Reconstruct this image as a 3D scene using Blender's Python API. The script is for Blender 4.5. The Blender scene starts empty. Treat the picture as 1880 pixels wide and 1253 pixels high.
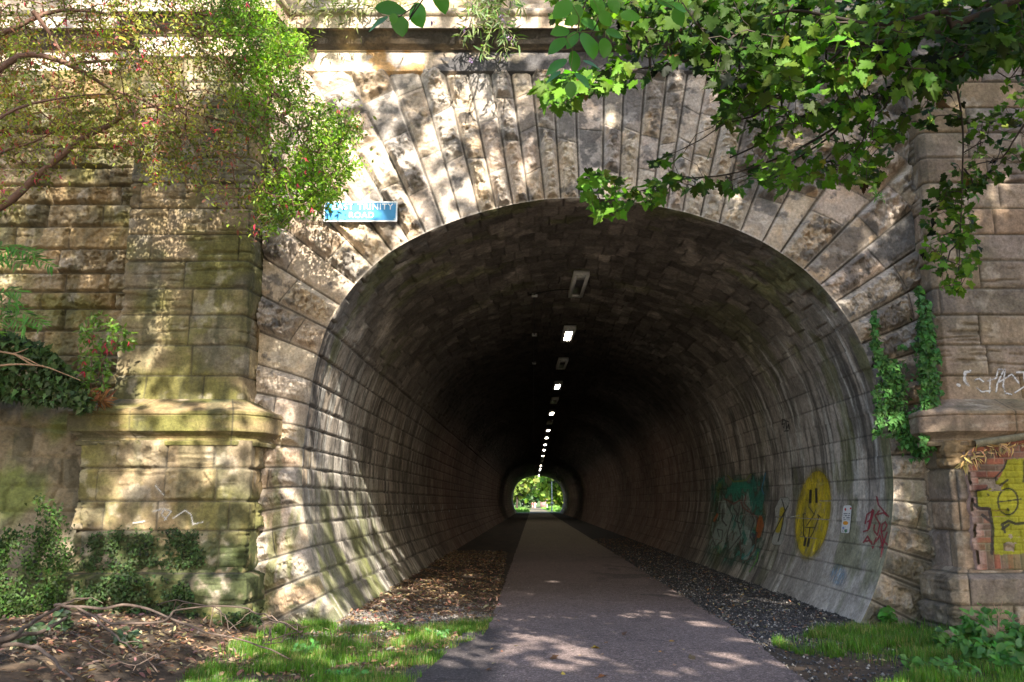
import bpy, math
import numpy as np
from mathutils import Vector, Matrix
R = math.radians
rng = np.random.default_rng(7)
sc = bpy.context.scene
COL = sc.collection
# ------------------------------------------------------------------ camera, sky, sun, exposure
CAM_H = 1.6; PITCH = R(10.5); FPX = 1600.0
cam = bpy.data.cameras.new('camera'); camo = bpy.data.objects.new('camera', cam); COL.objects.link(camo)
camo.location = (0, 0, CAM_H); camo.rotation_euler = (R(90) + PITCH, 0, 0)
cam.sensor_width = 36; cam.lens = 36 * FPX / 1880; cam.clip_end = 2000; cam.clip_start = .05
sc.camera = camo
SUN_TANAZ = .30; SUN_K = .68                      # light goes (-.30, 1, -.68)
SDIR = Vector((-SUN_TANAZ, 1, -SUN_K)).normalized()
el = math.asin(-SDIR.z)
sun = bpy.data.lights.new('sun', 'SUN'); sun.energy = 4.6; sun.angle = R(.5); sun.color = (1, .93, .8)
suno = bpy.data.objects.new('sun', sun); COL.objects.link(suno)
suno.rotation_euler = SDIR.to_track_quat('-Z', 'Y').to_euler(); suno.location = (6, -20, 20)
w = bpy.data.worlds.new('World'); sc.world = w; w.use_nodes = True
wn = w.node_tree; bg = wn.nodes['Background']
sky = wn.nodes.new('ShaderNodeTexSky'); sky.sky_type = 'NISHITA'; sky.sun_disc = False
sky.sun_elevation = el; sky.sun_rotation = math.atan2(-SDIR.x, -SDIR.y); sky.dust_density = 2.0
wn.links.new(sky.outputs[0], bg.inputs[0]); bg.inputs[1].default_value = .135
sc.view_settings.view_transform = 'Standard'; sc.view_settings.look = 'None'
sc.view_settings.exposure = 2.06; sc.view_settings.gamma = 1
sc.cycles.max_bounces = 6; sc.cycles.diffuse_bounces = 4; sc.cycles.transparent_max_bounces = 6

# ------------------------------------------------------------------ coordinate helpers
CP, SP = math.cos(PITCH), math.sin(PITCH)
def W(px, py, Y):
    v = 626.5 - py; fw = FPX * CP - v * SP; up = FPX * SP + v * CP
    return np.array([Y * (px - 940) / fw, Y + 0 * fw, CAM_H + Y * up / fw])
def G(px, py, z=0.):
    v = 626.5 - py; fw = FPX * CP - v * SP; up = FPX * SP + v * CP
    Y = (z - CAM_H) / up * fw
    return np.array([Y * (px - 940) / fw, Y, z])
def PX(P):
    x, y, z = P[..., 0], P[..., 1], P[..., 2] - CAM_H
    d = y * CP + z * SP; u = -y * SP + z * CP
    d = np.where(np.abs(d) < 1e-6, 1e-6, d)
    return 940 + FPX * x / d, 626.5 - FPX * u / d, d
def ss(x, a=0., b=1.):
    t = np.clip((x - a) / (b - a), 0, 1); return t * t * (3 - 2 * t)
def lerp(a, b, t): return a + (b - a) * t
def hsh(ix, iy, seed=0):
    h = (ix.astype(np.int64) * 374761393 + iy.astype(np.int64) * 668265263 + seed * 974634777) & 0xffffffff
    h = ((h ^ (h >> 13)) * 1274126177) & 0xffffffff
    h = ((h ^ (h >> 16)) * 2246822519) & 0xffffffff
    return ((h ^ (h >> 15)) & 0xffffff) / float(0xffffff)
def vn(x, y, seed=0):
    ix = np.floor(x); iy = np.floor(y); fx = x - ix; fy = y - iy
    fx = fx * fx * (3 - 2 * fx); fy = fy * fy * (3 - 2 * fy)
    a = hsh(ix, iy, seed); b = hsh(ix + 1, iy, seed); c = hsh(ix, iy + 1, seed); d = hsh(ix + 1, iy + 1, seed)
    return (a * (1 - fx) + b * fx) * (1 - fy) + (c * (1 - fx) + d * fx) * fy
def fbm(x, y, seed=0, o=4):
    s = 0; a = .5; t = 0
    for i in range(o):
        s = s + a * vn(x, y, seed + i * 13); t += a; a *= .55; x = x * 2.03 + 5.1; y = y * 2.03 + 3.7
    return s / t
def facets(x, y, seed=0):
    """piecewise planar chips, like stone split with a pitching chisel"""
    ix = np.floor(x); iy = np.floor(y); best = np.full(np.shape(x), 9.); val = np.zeros(np.shape(x))
    for dx in (-1, 0, 1):
        for dy in (-1, 0, 1):
            jx = ix + dx; jy = iy + dy
            cx = jx + hsh(jx, jy, seed); cy = jy + hsh(jx, jy, seed + 1)
            d = (x - cx) ** 2 + (y - cy) ** 2
            v = hsh(jx, jy, seed + 2) + (hsh(jx, jy, seed + 3) - .5) * 1.1 * (x - cx) + (hsh(jx, jy, seed + 4) - .5) * 1.1 * (y - cy)
            m = d < best; best = np.where(m, d, best); val = np.where(m, v, val)
    return val

# ------------------------------------------------------------------ object helpers
def tag(o, label=None, cat=None, group=None, kind=None):
    if label: o['label'] = label
    if cat: o['category'] = cat
    if group: o['group'] = group
    if kind: o['kind'] = kind
    return o
def thing(name, label, cat, loc=(0, 0, 0), group=None):
    o = bpy.data.objects.new(name, None); COL.objects.link(o); o.location = loc
    o.empty_display_size = .2
    return tag(o, label, cat, group)
def link(name, me, mat, parent=None):
    o = bpy.data.objects.new(name, me); COL.objects.link(o)
    if mat is not None and len(me.materials) == 0: me.materials.append(mat)
    if parent is not None:
        o.parent = parent; o.matrix_parent_inverse = Matrix.Translation(-Vector(parent.location))
    return o
def mk(name, V, F, mat, parent=None, col=None, smooth=False, alpha=None):
    """V (n,3), F (m,k) int"""
    V = np.ascontiguousarray(V, dtype=np.float32).reshape(-1, 3); F = np.ascontiguousarray(F, dtype=np.int32)
    me = bpy.data.meshes.new(name); m, k = F.shape
    me.vertices.add(len(V)); me.vertices.foreach_set('co', V.ravel())
    me.loops.add(m * k); me.loops.foreach_set('vertex_index', F.ravel())
    me.polygons.add(m); me.polygons.foreach_set('loop_start', np.arange(0, m * k, k, dtype=np.int32))
    if smooth: me.polygons.foreach_set('use_smooth', np.ones(m, dtype=bool))
    me.update(calc_edges=True)
    if col is not None:
        a = me.color_attributes.new('Col', 'FLOAT_COLOR', 'POINT')
        c = np.ones((len(V), 4), dtype=np.float32); c[:, :3] = np.asarray(col).reshape(-1, 3) if np.ndim(col) > 1 else np.asarray(col)
        if alpha is not None: c[:, 3] = np.ravel(alpha)
        a.data.foreach_set('color', c.ravel())
    return link(name, me, mat, parent)
def gridF(nu, nv, mask=None, flip=False):
    i = np.arange(nu * nv).reshape(nu, nv)
    F = np.stack([i[:-1, :-1], i[1:, :-1], i[1:, 1:], i[:-1, 1:]], -1)
    if flip: F = F[..., ::-1]
    return F.reshape(-1, 4) if mask is None else F[mask]
def gridmesh(name, P, mat, parent=None, col=None, flip=False, smooth=True, alpha=None, mask=None):
    nu, nv = P.shape[:2]
    return mk(name, P.reshape(-1, 3), gridF(nu, nv, mask, flip), mat, parent, None if col is None else col.reshape(-1, 3), smooth, alpha)
def box(cx, cy, cz, sx, sy, sz):
    V = np.array([(x, y, z) for x in (-.5, .5) for y in (-.5, .5) for z in (-.5, .5)]) * (sx, sy, sz) + (cx, cy, cz)
    F = np.array([(0, 1, 3, 2), (4, 6, 7, 5), (0, 4, 5, 1), (2, 3, 7, 6), (0, 2, 6, 4), (1, 5, 7, 3)])
    return V, F
def merge(parts):
    Vs, Fs, n = [], [], 0
    for V, F in parts: Vs.append(V); Fs.append(F + n); n += len(V)
    return np.concatenate(Vs), np.concatenate(Fs)
def smoothline(pts, rad, step=.08):
    pts = np.array(pts, float); rad = np.array(rad, float); out = []; ro = []
    for i in range(len(pts) - 1):
        p0 = pts[max(i - 1, 0)]; p1 = pts[i]; p2 = pts[i + 1]; p3 = pts[min(i + 2, len(pts) - 1)]
        n = max(2, int(np.linalg.norm(p2 - p1) / step))
        for t in np.linspace(0, 1, n, endpoint=False):
            out.append(.5 * (2 * p1 + (p2 - p0) * t + (2 * p0 - 5 * p1 + 4 * p2 - p3) * t * t + (3 * p1 - p0 - 3 * p2 + p3) * t ** 3))
            ro.append(rad[i] + (rad[i + 1] - rad[i]) * t)
    out.append(pts[-1]); ro.append(rad[-1]); return np.array(out), np.array(ro)
def tube(pts, rad, k=7, step=.08, wob=.12):
    P, r = smoothline(pts, rad, step); n = len(P)
    T = np.gradient(P, axis=0); T /= np.linalg.norm(T, axis=1)[:, None] + 1e-9
    ref = np.where(np.abs(T[:, 2:3]) > .9, [[1., 0, 0]], [[0, 0, 1.]])
    A = np.cross(T, ref); A /= np.linalg.norm(A, axis=1)[:, None]; B = np.cross(T, A)
    an = np.linspace(0, 2 * np.pi, k, endpoint=False)
    rr = r[:, None] * (1 + wob * (rng.random((n, k)) - .5))
    V = P[:, None] + rr[..., None] * (np.cos(an)[None, :, None] * A[:, None] + np.sin(an)[None, :, None] * B[:, None])
    i = np.arange(n * k).reshape(n, k); j = np.roll(i, -1, axis=1)
    F = np.stack([i[:-1], j[:-1], j[1:], i[1:]], -1).reshape(-1, 4)
    V = V.reshape(-1, 3); V = np.concatenate([V, P[:1], P[-1:]]); a, b = n * k, n * k + 1
    c0 = np.array([(a, j[0, q], i[0, q], i[0, q]) for q in range(k)]); c1 = np.array([(b, i[-1, q], j[-1, q], j[-1, q]) for q in range(k)])
    return V, np.concatenate([F])   # open ends are too thin to see
def edgetubes(A, B, ra, rb, k=5):
    A, B = np.array(A), np.array(B); T = B - A; L = np.linalg.norm(T, axis=1)[:, None] + 1e-9; T = T / L
    ref = np.where(np.abs(T[:, 2:3]) > .9, [[1., 0, 0]], [[0, 0, 1.]])
    U = np.cross(T, ref); U /= np.linalg.norm(U, axis=1)[:, None]; Vv = np.cross(T, U)
    an = np.linspace(0, 2 * np.pi, k, endpoint=False)
    ring = np.cos(an)[None, :, None] * U[:, None] + np.sin(an)[None, :, None] * Vv[:, None]
    a = A[:, None] + ring * np.array(ra)[:, None, None]; b = B[:, None] + T[:, None] * .3 * np.array(rb)[:, None, None] + ring * np.array(rb)[:, None, None]
    n = len(A); V = np.concatenate([a, b], 1).reshape(-1, 3)
    base = np.arange(n)[:, None] * 2 * k; q = np.arange(k)[None]; q2 = (q + 1) % k
    F = np.stack([base + q, base + q2, base + k + q2, base + k + q], -1).reshape(-1, 4)
    return V, F
def grow(nodes, targets, gnarl=.06, tip=.002, expo=.42, cap=.03):
    """joins every target to the nearest node already grown; returns tubes and the twig ends"""
    nodes = [np.array(p, float) for p in nodes]; n0 = len(nodes)
    T = np.array(targets); N = np.array(nodes)
    dd = np.min(np.linalg.norm(T[:, None] - N[None], axis=2), axis=1); T = T[np.argsort(dd)]
    buf = np.zeros((n0 + len(T) * 4, 3)); buf[:n0] = N; par = np.full(len(buf), -1); m = n0
    for t in T:
        j = int(np.argmin(((buf[:m] - t) ** 2).sum(1))); a = buf[j].copy(); L = np.linalg.norm(t - a)
        ns = 1 if L < .12 else (2 if L < .3 else 3)
        prev = j
        for q in range(1, ns + 1):
            p = a + (t - a) * q / ns
            if q < ns: p = p + (rng.random(3) - .5) * gnarl * L * 4 + np.array([0, 0, .08 * L])
            buf[m] = p; par[m] = prev; prev = m; m += 1
    cnt = np.ones(m)
    for i in range(m - 1, n0 - 1, -1): cnt[par[i]] += cnt[i]
    idx = np.arange(n0, m); r = np.minimum(tip * cnt ** expo, cap)
    A = buf[par[idx]]; B = buf[idx]
    rp = np.where(par[idx] < n0, r[idx] * 1.05, np.minimum(r[par[idx]], r[idx] * 1.5))
    return edgetubes(A, B, rp, r[idx]), buf[:m], par[:m], r
# leaves -------------------------------------------------------------
def leaf_template(kind):
    if kind == 'palm':       # five pointed lobes with coarse teeth
        o = [(0, 0), (.16, -.10), (.40, -.06), (.36, .08), (.55, .22), (.38, .28), (.40, .42), (.26, .40), (.28, .55), (.62, .66), (.40, .74), (.44, .86)]
        o = [(0, .02), (.14, -.10), (.33, -.08), (.30, .03), (.45, .10), (.36, .20), (.50, .28), (.62, .44), (.50, .46), (.51, .60), (.38, .57), (.27, .53), (.30, .68), (.19, .72), (.18, .85), (.08, .86), (0, 1.0)]
        pts = o + [(-x, y) for x, y in o[-2:0:-1]]
        c = (0, .30)
    elif kind == 'oval':
        o = [(0, 0), (.16, .06), (.29, .22), (.36, .42), (.33, .62), (.22, .82), (.09, .94), (0, 1.02)]
        pts = o + [(-x, y) for x, y in o[-2:0:-1]]; c = (0, .45)
    elif kind == 'small':
        pts = [(0, 0), (.22, .3), (.2, .65), (0, 1), (-.2, .65), (-.22, .3)]; c = (0, .45)
    elif kind == 'lance':
        pts = [(0, 0), (.09, .3), (.08, .65), (0, 1), (-.08, .65), (-.09, .3)]; c = (0, .45)
    elif kind == 'ivy':
        o = [(0, .05), (.25, -.08), (.48, .12), (.30, .30), (.34, .50), (.14, .60), (0, 1.0)]
        pts = o + [(-x, y) for x, y in o[-2:0:-1]]; c = (0, .3)
    elif kind == 'clump':
        pts = [(0, 0), (.4, .1), (.55, .5), (.35, .9), (0, 1), (-.4, .85), (-.55, .4), (-.3, .1)]; c = (0, .5)
    pts = np.array(pts); n = len(pts)
    V = np.zeros((n + 1, 3)); V[:n, :2] = pts; V[n, :2] = c
    V[:, 2] = .20 * np.abs(V[:, 0]) - .22 * V[:, 1] ** 2 * 1.0 - (.03 * np.sin(V[:, 1] * 9) if kind in ('palm', 'oval') else 0)
    F = np.array([(n, i, (i + 1) % n) for i in range(n)])
    return V, F
def leaves(name, kind, P, size, mat, parent, col, up=None, tip=None, spread=.6, colvar=.25, seed=1):
    """P (n,3); up: mean face normal; tip: mean pointing direction"""
    r = np.random.default_rng(seed); n = len(P); V, F = leaf_template(kind)
    up = np.array([0, 0, 1.]) if up is None else np.array(up, float); tip = np.array([0, -.3, -.3]) if tip is None else np.array(tip, float)
    N = np.broadcast_to(up, (n, 3)) + r.normal(size=(n, 3)) * spread; N /= np.linalg.norm(N, axis=1)[:, None]
    D = np.broadcast_to(tip, (n, 3)) + r.normal(size=(n, 3)) * spread * 1.1; D -= (D * N).sum(1)[:, None] * N; D /= np.linalg.norm(D, axis=1)[:, None] + 1e-9
    X = np.cross(D, N); M = np.stack([X, D, N], -1)
    s = np.broadcast_to(size, (n,)) * (.65 + .6 * r.random(n))
    vv = V[None] * s[:, None, None]; vv = vv * np.stack([.7 + .4 * r.random(n), np.ones(n), np.ones(n)], -1)[:, None]; vv[..., 0] += .25 * r.normal(size=(n, 1)) * vv[..., 1] ** 2 / s[:, None]; vv = np.concatenate([vv[..., :2], vv[..., 2:] * (.3 + 1.6 * r.random((n, 1, 1)))], -1)
    VV = np.einsum('nij,nkj->nki', M, vv) + P[:, None]
    k = len(V); FF = F[None] + (np.arange(n) * k)[:, None, None]
    c = np.broadcast_to(np.asarray(col, float), (n, 3)) * (1 + colvar * r.normal(size=(n, 1))) * (1 + .12 * r.normal(size=(n, 3)))
    c = np.clip(c, .004, .9); C = np.repeat(c[:, None], k, 1).reshape(-1, 3)
    return mk(name, VV.reshape(-1, 3), FF.reshape(-1, 3), mat, parent, C)
def inpoly(x, y, poly):
    c = np.zeros(np.shape(x), bool); n = len(poly)
    for i in range(n):
        x1, y1 = poly[i]; x2, y2 = poly[(i + 1) % n]
        if y1 == y2: continue
        c ^= ((y1 > y) != (y2 > y)) & (x < (x2 - x1) * (y - y1) / (y2 - y1) + x1)
    return c
def polysample(poly, n, dens=None, seed=3):
    r = np.random.default_rng(seed); p = np.array(poly); lo, hi = p.min(0), p.max(0); out = []
    tot = 0
    while tot < n:
        q = lo + r.random((n * 3, 2)) * (hi - lo); m = inpoly(q[:, 0], q[:, 1], poly)
        if dens is not None: m &= r.random(len(q)) < dens(q[:, 0], q[:, 1])
        out.append(q[m]); tot += m.sum()
    return np.concatenate(out)[:n]
def pd(x, y, pts):
    """distance to a polyline"""
    d = np.full(np.shape(x), 1e9)
    for (x1, y1), (x2, y2) in zip(pts[:-1], pts[1:]):
        t = np.clip(((x - x1) * (x2 - x1) + (y - y1) * (y2 - y1)) / ((x2 - x1) ** 2 + (y2 - y1) ** 2 + 1e-9), 0, 1)
        d = np.minimum(d, np.hypot(x - x1 - t * (x2 - x1), y - y1 - t * (y2 - y1)))
    return d

# ------------------------------------------------------------------ materials
def newmat(name):
    m = bpy.data.materials.new(name); m.use_nodes = True; nt = m.node_tree
    return m, nt, nt.nodes['Principled BSDF']
def nz(nt, scale, detail=6, rough=.6, vec=None):
    n = nt.nodes.new('ShaderNodeTexNoise'); n.inputs['Scale'].default_value = scale; n.inputs['Detail'].default_value = detail; n.inputs['Roughness'].default_value = rough
    if vec: nt.links.new(vec, n.inputs['Vector'])
    return n
def mat_vcol(name, fine=30, var=.35, bump=.004, rough=.9, bscale=60, spec=.3):
    """colour attribute x fine procedural grain + bump"""
    m, nt, b = newmat(name); L = nt.links
    a = nt.nodes.new('ShaderNodeAttribute'); a.attribute_name = 'Col'
    tc = nt.nodes.new('ShaderNodeTexCoord')
    n1 = nz(nt, fine, 8, .7, tc.outputs['Object']); n2 = nz(nt, fine * .17, 4, .6, tc.outputs['Object'])
    mr = nt.nodes.new('ShaderNodeMapRange'); mr.inputs[1].default_value = .25; mr.inputs[2].default_value = .75; mr.inputs[3].default_value = 1 - var; mr.inputs[4].default_value = 1 + var
    L.new(n1.outputs[0], mr.inputs[0])
    mr2 = nt.nodes.new('ShaderNodeMapRange'); mr2.inputs[1].default_value = .3; mr2.inputs[2].default_value = .7; mr2.inputs[3].default_value = 1 - var * .6; mr2.inputs[4].default_value = 1 + var * .6
    L.new(n2.outputs[0], mr2.inputs[0])
    mu = nt.nodes.new('ShaderNodeMath'); mu.operation = 'MULTIPLY'; L.new(mr.outputs[0], mu.inputs[0]); L.new(mr2.outputs[0], mu.inputs[1])
    sc_ = nt.nodes.new('ShaderNodeVectorMath'); sc_.operation = 'SCALE'; L.new(a.outputs['Color'], sc_.inputs[0]); L.new(mu.outputs[0], sc_.inputs['Scale'])
    L.new(sc_.outputs[0], b.inputs['Base Color']); b.inputs['Roughness'].default_value = rough; b.inputs['Specular IOR Level'].default_value = spec
    n3 = nz(nt, bscale, 8, .75, tc.outputs['Object']); bp = nt.nodes.new('ShaderNodeBump'); bp.inputs['Distance'].default_value = bump; bp.inputs['Strength'].default_value = .8
    L.new(n3.outputs[0], bp.inputs['Height']); L.new(bp.outputs[0], b.inputs['Normal'])
    return m
def mat_leaf(name, trans=.35, rough=.45, spec=.4, tint=(1.25, 1.5, .5)):
    m, nt, b = newmat(name); L = nt.links
    a = nt.nodes.new('ShaderNodeAttribute'); a.attribute_name = 'Col'
    L.new(a.outputs['Color'], b.inputs['Base Color']); b.inputs['Roughness'].default_value = rough; b.inputs['Specular IOR Level'].default_value = spec
    t = nt.nodes.new('ShaderNodeBsdfTranslucent'); mx = nt.nodes.new('ShaderNodeMixShader'); mx.inputs[0].default_value = trans
    v = nt.nodes.new('ShaderNodeVectorMath'); v.operation = 'MULTIPLY'; v.inputs[1].default_value = tint
    L.new(a.outputs['Color'], v.inputs[0]); L.new(v.outputs[0], t.inputs['Color'])
    L.new(b.outputs[0], mx.inputs[1]); L.new(t.outputs[0], mx.inputs[2]); L.new(mx.outputs[0], nt.nodes['Material Output'].inputs[0])
    return m
def mat_plain(name, col, rough=.6, metal=0, emit=None, es=0, noise=.15, scale=30):
    m, nt, b = newmat(name); L = nt.links
    n = nz(nt, scale, 5); tc = nt.nodes.new('ShaderNodeTexCoord'); L.new(tc.outputs['Object'], n.inputs['Vector'])
    cr = nt.nodes.new('ShaderNodeValToRGB'); cr.color_ramp.elements[0].position = .3; cr.color_ramp.elements[1].position = .7
    cr.color_ramp.elements[0].color = tuple(c * (1 - noise) for c in col) + (1,); cr.color_ramp.elements[1].color = tuple(min(1, c * (1 + noise)) for c in col) + (1,)
    L.new(n.outputs[0], cr.inputs[0]); L.new(cr.outputs[0], b.inputs['Base Color'])
    b.inputs['Roughness'].default_value = rough; b.inputs['Metallic'].default_value = metal
    if emit: b.inputs['Emission Color'].default_value = emit + (1,); b.inputs['Emission Strength'].default_value = es
    return m
def mat_paint(name):
    m, nt, b = newmat(name); L = nt.links
    a = nt.nodes.new('ShaderNodeAttribute'); a.attribute_name = 'Col'
    L.new(a.outputs['Color'], b.inputs['Base Color']); b.inputs['Roughness'].default_value = .6
    tc = nt.nodes.new('ShaderNodeTexCoord'); n = nz(nt, 22, 9, .75, tc.outputs['Object'])
    mr = nt.nodes.new('ShaderNodeMapRange'); mr.inputs[1].default_value = .34; mr.inputs[2].default_value = .5; mr.inputs[3].default_value = .45; mr.inputs[4].default_value = 1
    L.new(n.outputs[0], mr.inputs[0]); mu = nt.nodes.new('ShaderNodeMath'); mu.operation = 'MULTIPLY'
    L.new(mr.outputs[0], mu.inputs[0]); L.new(a.outputs['Alpha'], mu.inputs[1])
    t = nt.nodes.new('ShaderNodeBsdfTransparent'); mx = nt.nodes.new('ShaderNodeMixShader')
    L.new(mu.outputs[0], mx.inputs[0]); L.new(t.outputs[0], mx.inputs[1]); L.new(b.outputs[0], mx.inputs[2]); L.new(mx.outputs[0], nt.nodes['Material Output'].inputs[0])
    return m
M_STONE = mat_vcol('sandstone', 26, .45, .014, bscale=34)
M_LINING = mat_vcol('tunnel_stone', 20, .5, .007, bscale=40)
M_BRICK = mat_vcol('brick', 34, .35, .005)
M_GROUND = mat_vcol('soil', 26, .55, .012, bscale=34)
M_ASPH = mat_vcol('tarmac', 110, .5, .003, rough=.85, bscale=200, spec=.3)
def asphalt_extras(m):
    nt = m.node_tree; L = nt.links; b = nt.nodes['Principled BSDF']; src = b.inputs['Base Color'].links[0].from_socket; tc = nt.nodes.new('ShaderNodeTexCoord')
    v = nt.nodes.new('ShaderNodeTexVoronoi'); v.inputs['Scale'].default_value = 75; L.new(tc.outputs['Object'], v.inputs['Vector'])
    r = nt.nodes.new('ShaderNodeMapRange'); r.inputs[1].default_value = .72; r.inputs[2].default_value = .9; r.inputs[3].default_value = 1; r.inputs[4].default_value = 2.4
    sp = nt.nodes.new('ShaderNodeSeparateColor'); L.new(v.outputs['Color'], sp.inputs[0]); L.new(sp.outputs[0], r.inputs[0])
    n = nz(nt, .9, 9, .62, tc.outputs['Object']); ab = nt.nodes.new('ShaderNodeMath'); ab.operation = 'SUBTRACT'; ab.inputs[1].default_value = .5; L.new(n.outputs[0], ab.inputs[0])
    a2 = nt.nodes.new('ShaderNodeMath'); a2.operation = 'ABSOLUTE'; L.new(ab.outputs[0], a2.inputs[0])
    r2 = nt.nodes.new('ShaderNodeMapRange'); r2.inputs[1].default_value = .001; r2.inputs[2].default_value = .005; r2.inputs[3].default_value = .45; r2.inputs[4].default_value = 1; L.new(a2.outputs[0], r2.inputs[0])
    mu = nt.nodes.new('ShaderNodeMath'); mu.operation = 'MULTIPLY'; L.new(r.outputs[0], mu.inputs[0]); L.new(r2.outputs[0], mu.inputs[1])
    sc_ = nt.nodes.new('ShaderNodeVectorMath'); sc_.operation = 'SCALE'; L.new(src, sc_.inputs[0]); L.new(mu.outputs[0], sc_.inputs['Scale']); L.new(sc_.outputs[0], b.inputs['Base Color'])
asphalt_extras(M_ASPH)
M_BARK = mat_vcol('bark', 22, .4, .006, bscale=50)
M_LEAF = mat_leaf('green_leaf', .42, .6, .25)
M_SHRUB = mat_leaf('shrub_leaf', .40)
M_IVY = mat_leaf('ivy_leaf', .15, .6, .25)
M_GRASS = mat_leaf('grass_blade', .35)
M_DRY = mat_leaf('dry_leaf', .15, .7, .2, (1.2, 1, .7))
M_PEB = mat_vcol('pebble', 40, .3, .002)
M_PAINT = mat_paint('spray_paint')
M_WHITE = mat_plain('white_casing', (.62, .62, .58), .5)
M_DARKGLASS = mat_plain('dark_diffuser', (.05, .05, .05), .3)
M_LIT = mat_plain('lit_diffuser', (.9, .9, .85), .5, emit=(1, .88, .72), es=16.)
M_CABLE = mat_plain('black_cable', (.03, .03, .03), .6)
M_SIGNB = mat_plain('blue_enamel', (.06, .31, .62), .35, noise=.05)
M_SIGNW = mat_plain('white_enamel', (.85, .87, .88), .35, noise=.03)
M_METAL = mat_plain('galvanised_metal', (.55, .56, .56), .45, noise=.1)
M_FLOWER = mat_leaf('flower_petal', .3, .5, .3, (1.3, .7, .9))

# ------------------------------------------------------------------ arch profile (three-centred horseshoe)
YF = 12.2; AX, AZ = 1.12, 2.2; SKEW = .0238
PA = np.array([-121, -116, -107, -98.9, -92, -84.5, -79.7, -73.8, -68.9, -63.8, -58.8, -53.7, -49.5, -44.6, -40.5, -36.1, -32, -28.2, -24.1, -20.4, -16.6, -13.1, -9.6, -6, -2.5, 1.6, 4.7, 8.4, 12.2, 16, 19.4, 23, 27.3, 31, 34.6, 38.9, 43.1, 48.8, 53.2, 57.7, 62.2, 67.2, 71.4, 76.5, 80.5, 84.5, 89.3, 93.4, 97.5, 101.7, 106.4, 111.3, 116.5, 122])
PR = np.array([4.13, 4.15, 4.15, 4.14, 4.13, 4.13, 4.14, 4.16, 4.18, 4.2, 4.2, 4.2, 4.18, 4.15, 4.1, 4.04, 3.99, 3.95, 3.91, 3.88, 3.86, 3.84, 3.83, 3.81, 3.8, 3.79, 3.79, 3.79, 3.8, 3.81, 3.83, 3.86, 3.89, 3.93, 3.97, 4.02, 4.06, 4.12, 4.15, 4.17, 4.18, 4.18, 4.17, 4.16, 4.15, 4.15, 4.15, 4.16, 4.17, 4.17, 4.18, 4.18, 4.18, 4.18])
def prof_r(a): return np.interp(a, PA, PR)
def prof_phi(a): return np.sign(a) * np.interp(np.abs(a), [0, 30, 40, 50, 57, 130], [0, 17, 31, 47, 56.5, 130])
def prof_pt(a):
    r = prof_r(a); t = np.radians(a); return AX + r * np.sin(t), AZ + r * np.cos(t)
JA = np.array([-116.5, -112, -107, -102.3, -98.9, -95.2, -91.5, -87.6, -83.4, -79, -74.3, -69.2, -63.8, -58.6, -53.5, -48.6, -43.8, -39.8, -36.1, -32, -28.2, -24.1, -20.4, -16.6, -13.1, -9.6, -6, -2.0, 3.2, 6.8, 10.4, 14.2, 17.6, 21, 25, 29.2, 34, 38.9, 43.1, 48.8, 53.2, 57.7, 62.6, 67.2, 72, 76.5, 80.5, 84.8, 89.3, 93.6, 97.8, 102.2, 106.8, 111.6, 116.8])
def RND(a): return .42 * ss(a, -60, -82)          # worn, rounded arris on the lower left
XL, XR, ZT, ZB = -3.6, 5.86, 8.0, -.35

def stone_tone(idh, idh2):
    """per-stone sandstone colour from two hashes"""
    pal = np.array([(.47, .36, .25), (.44, .355, .275), (.50, .385, .305), (.37, .32, .28), (.42, .30, .19), (.33, .295, .27), (.52, .43, .32), (.27, .245, .23)])
    i = np.floor(idh * 7.999).astype(int); j = np.floor(idh2 * 7.999).astype(int)
    return pal[i] * .7 + pal[j] * .3
def rock(u, v, idn, d, amp, margin=.035, seed=0, lw=.07):
    """relief of a rock-faced block; d = distance to its nearest edge"""
    o = idn * 37.7
    wu = u + .06 * (fbm(u * 6, v * 6, seed + 50, 3) - .5); wv = v + .06 * (fbm(u * 6, v * 6, seed + 60, 3) - .5)
    b = .55 * facets(wu * 4.2 + o, wv * 4.2 - o, seed) + .40 * facets(wu * 11 + o, wv * 11 + o, seed + 9) + .20 * facets(wu * 26 + o, wv * 26 + o, seed + 19) + .25 * (fbm(u * 18 + o, v * 18, seed + 20, 4) - .5)
    lens = ss(d, margin, margin + lw)
    h = amp * lens * (.05 + 1.25 * b) + .006 * (fbm(u * 30, v * 30, seed + 3, 3) - .5)
    groove = ss(d, .004, .016)
    return h * groove - .022 * (1 - groove)

# =================================================================== THE BRIDGE / TUNNEL PORTAL
bridge = thing('tunnel_portal', 'tall sandstone tunnel mouth with horseshoe arch of rock-faced blocks over the path', 'tunnel', (AX, YF, 0))
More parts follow.
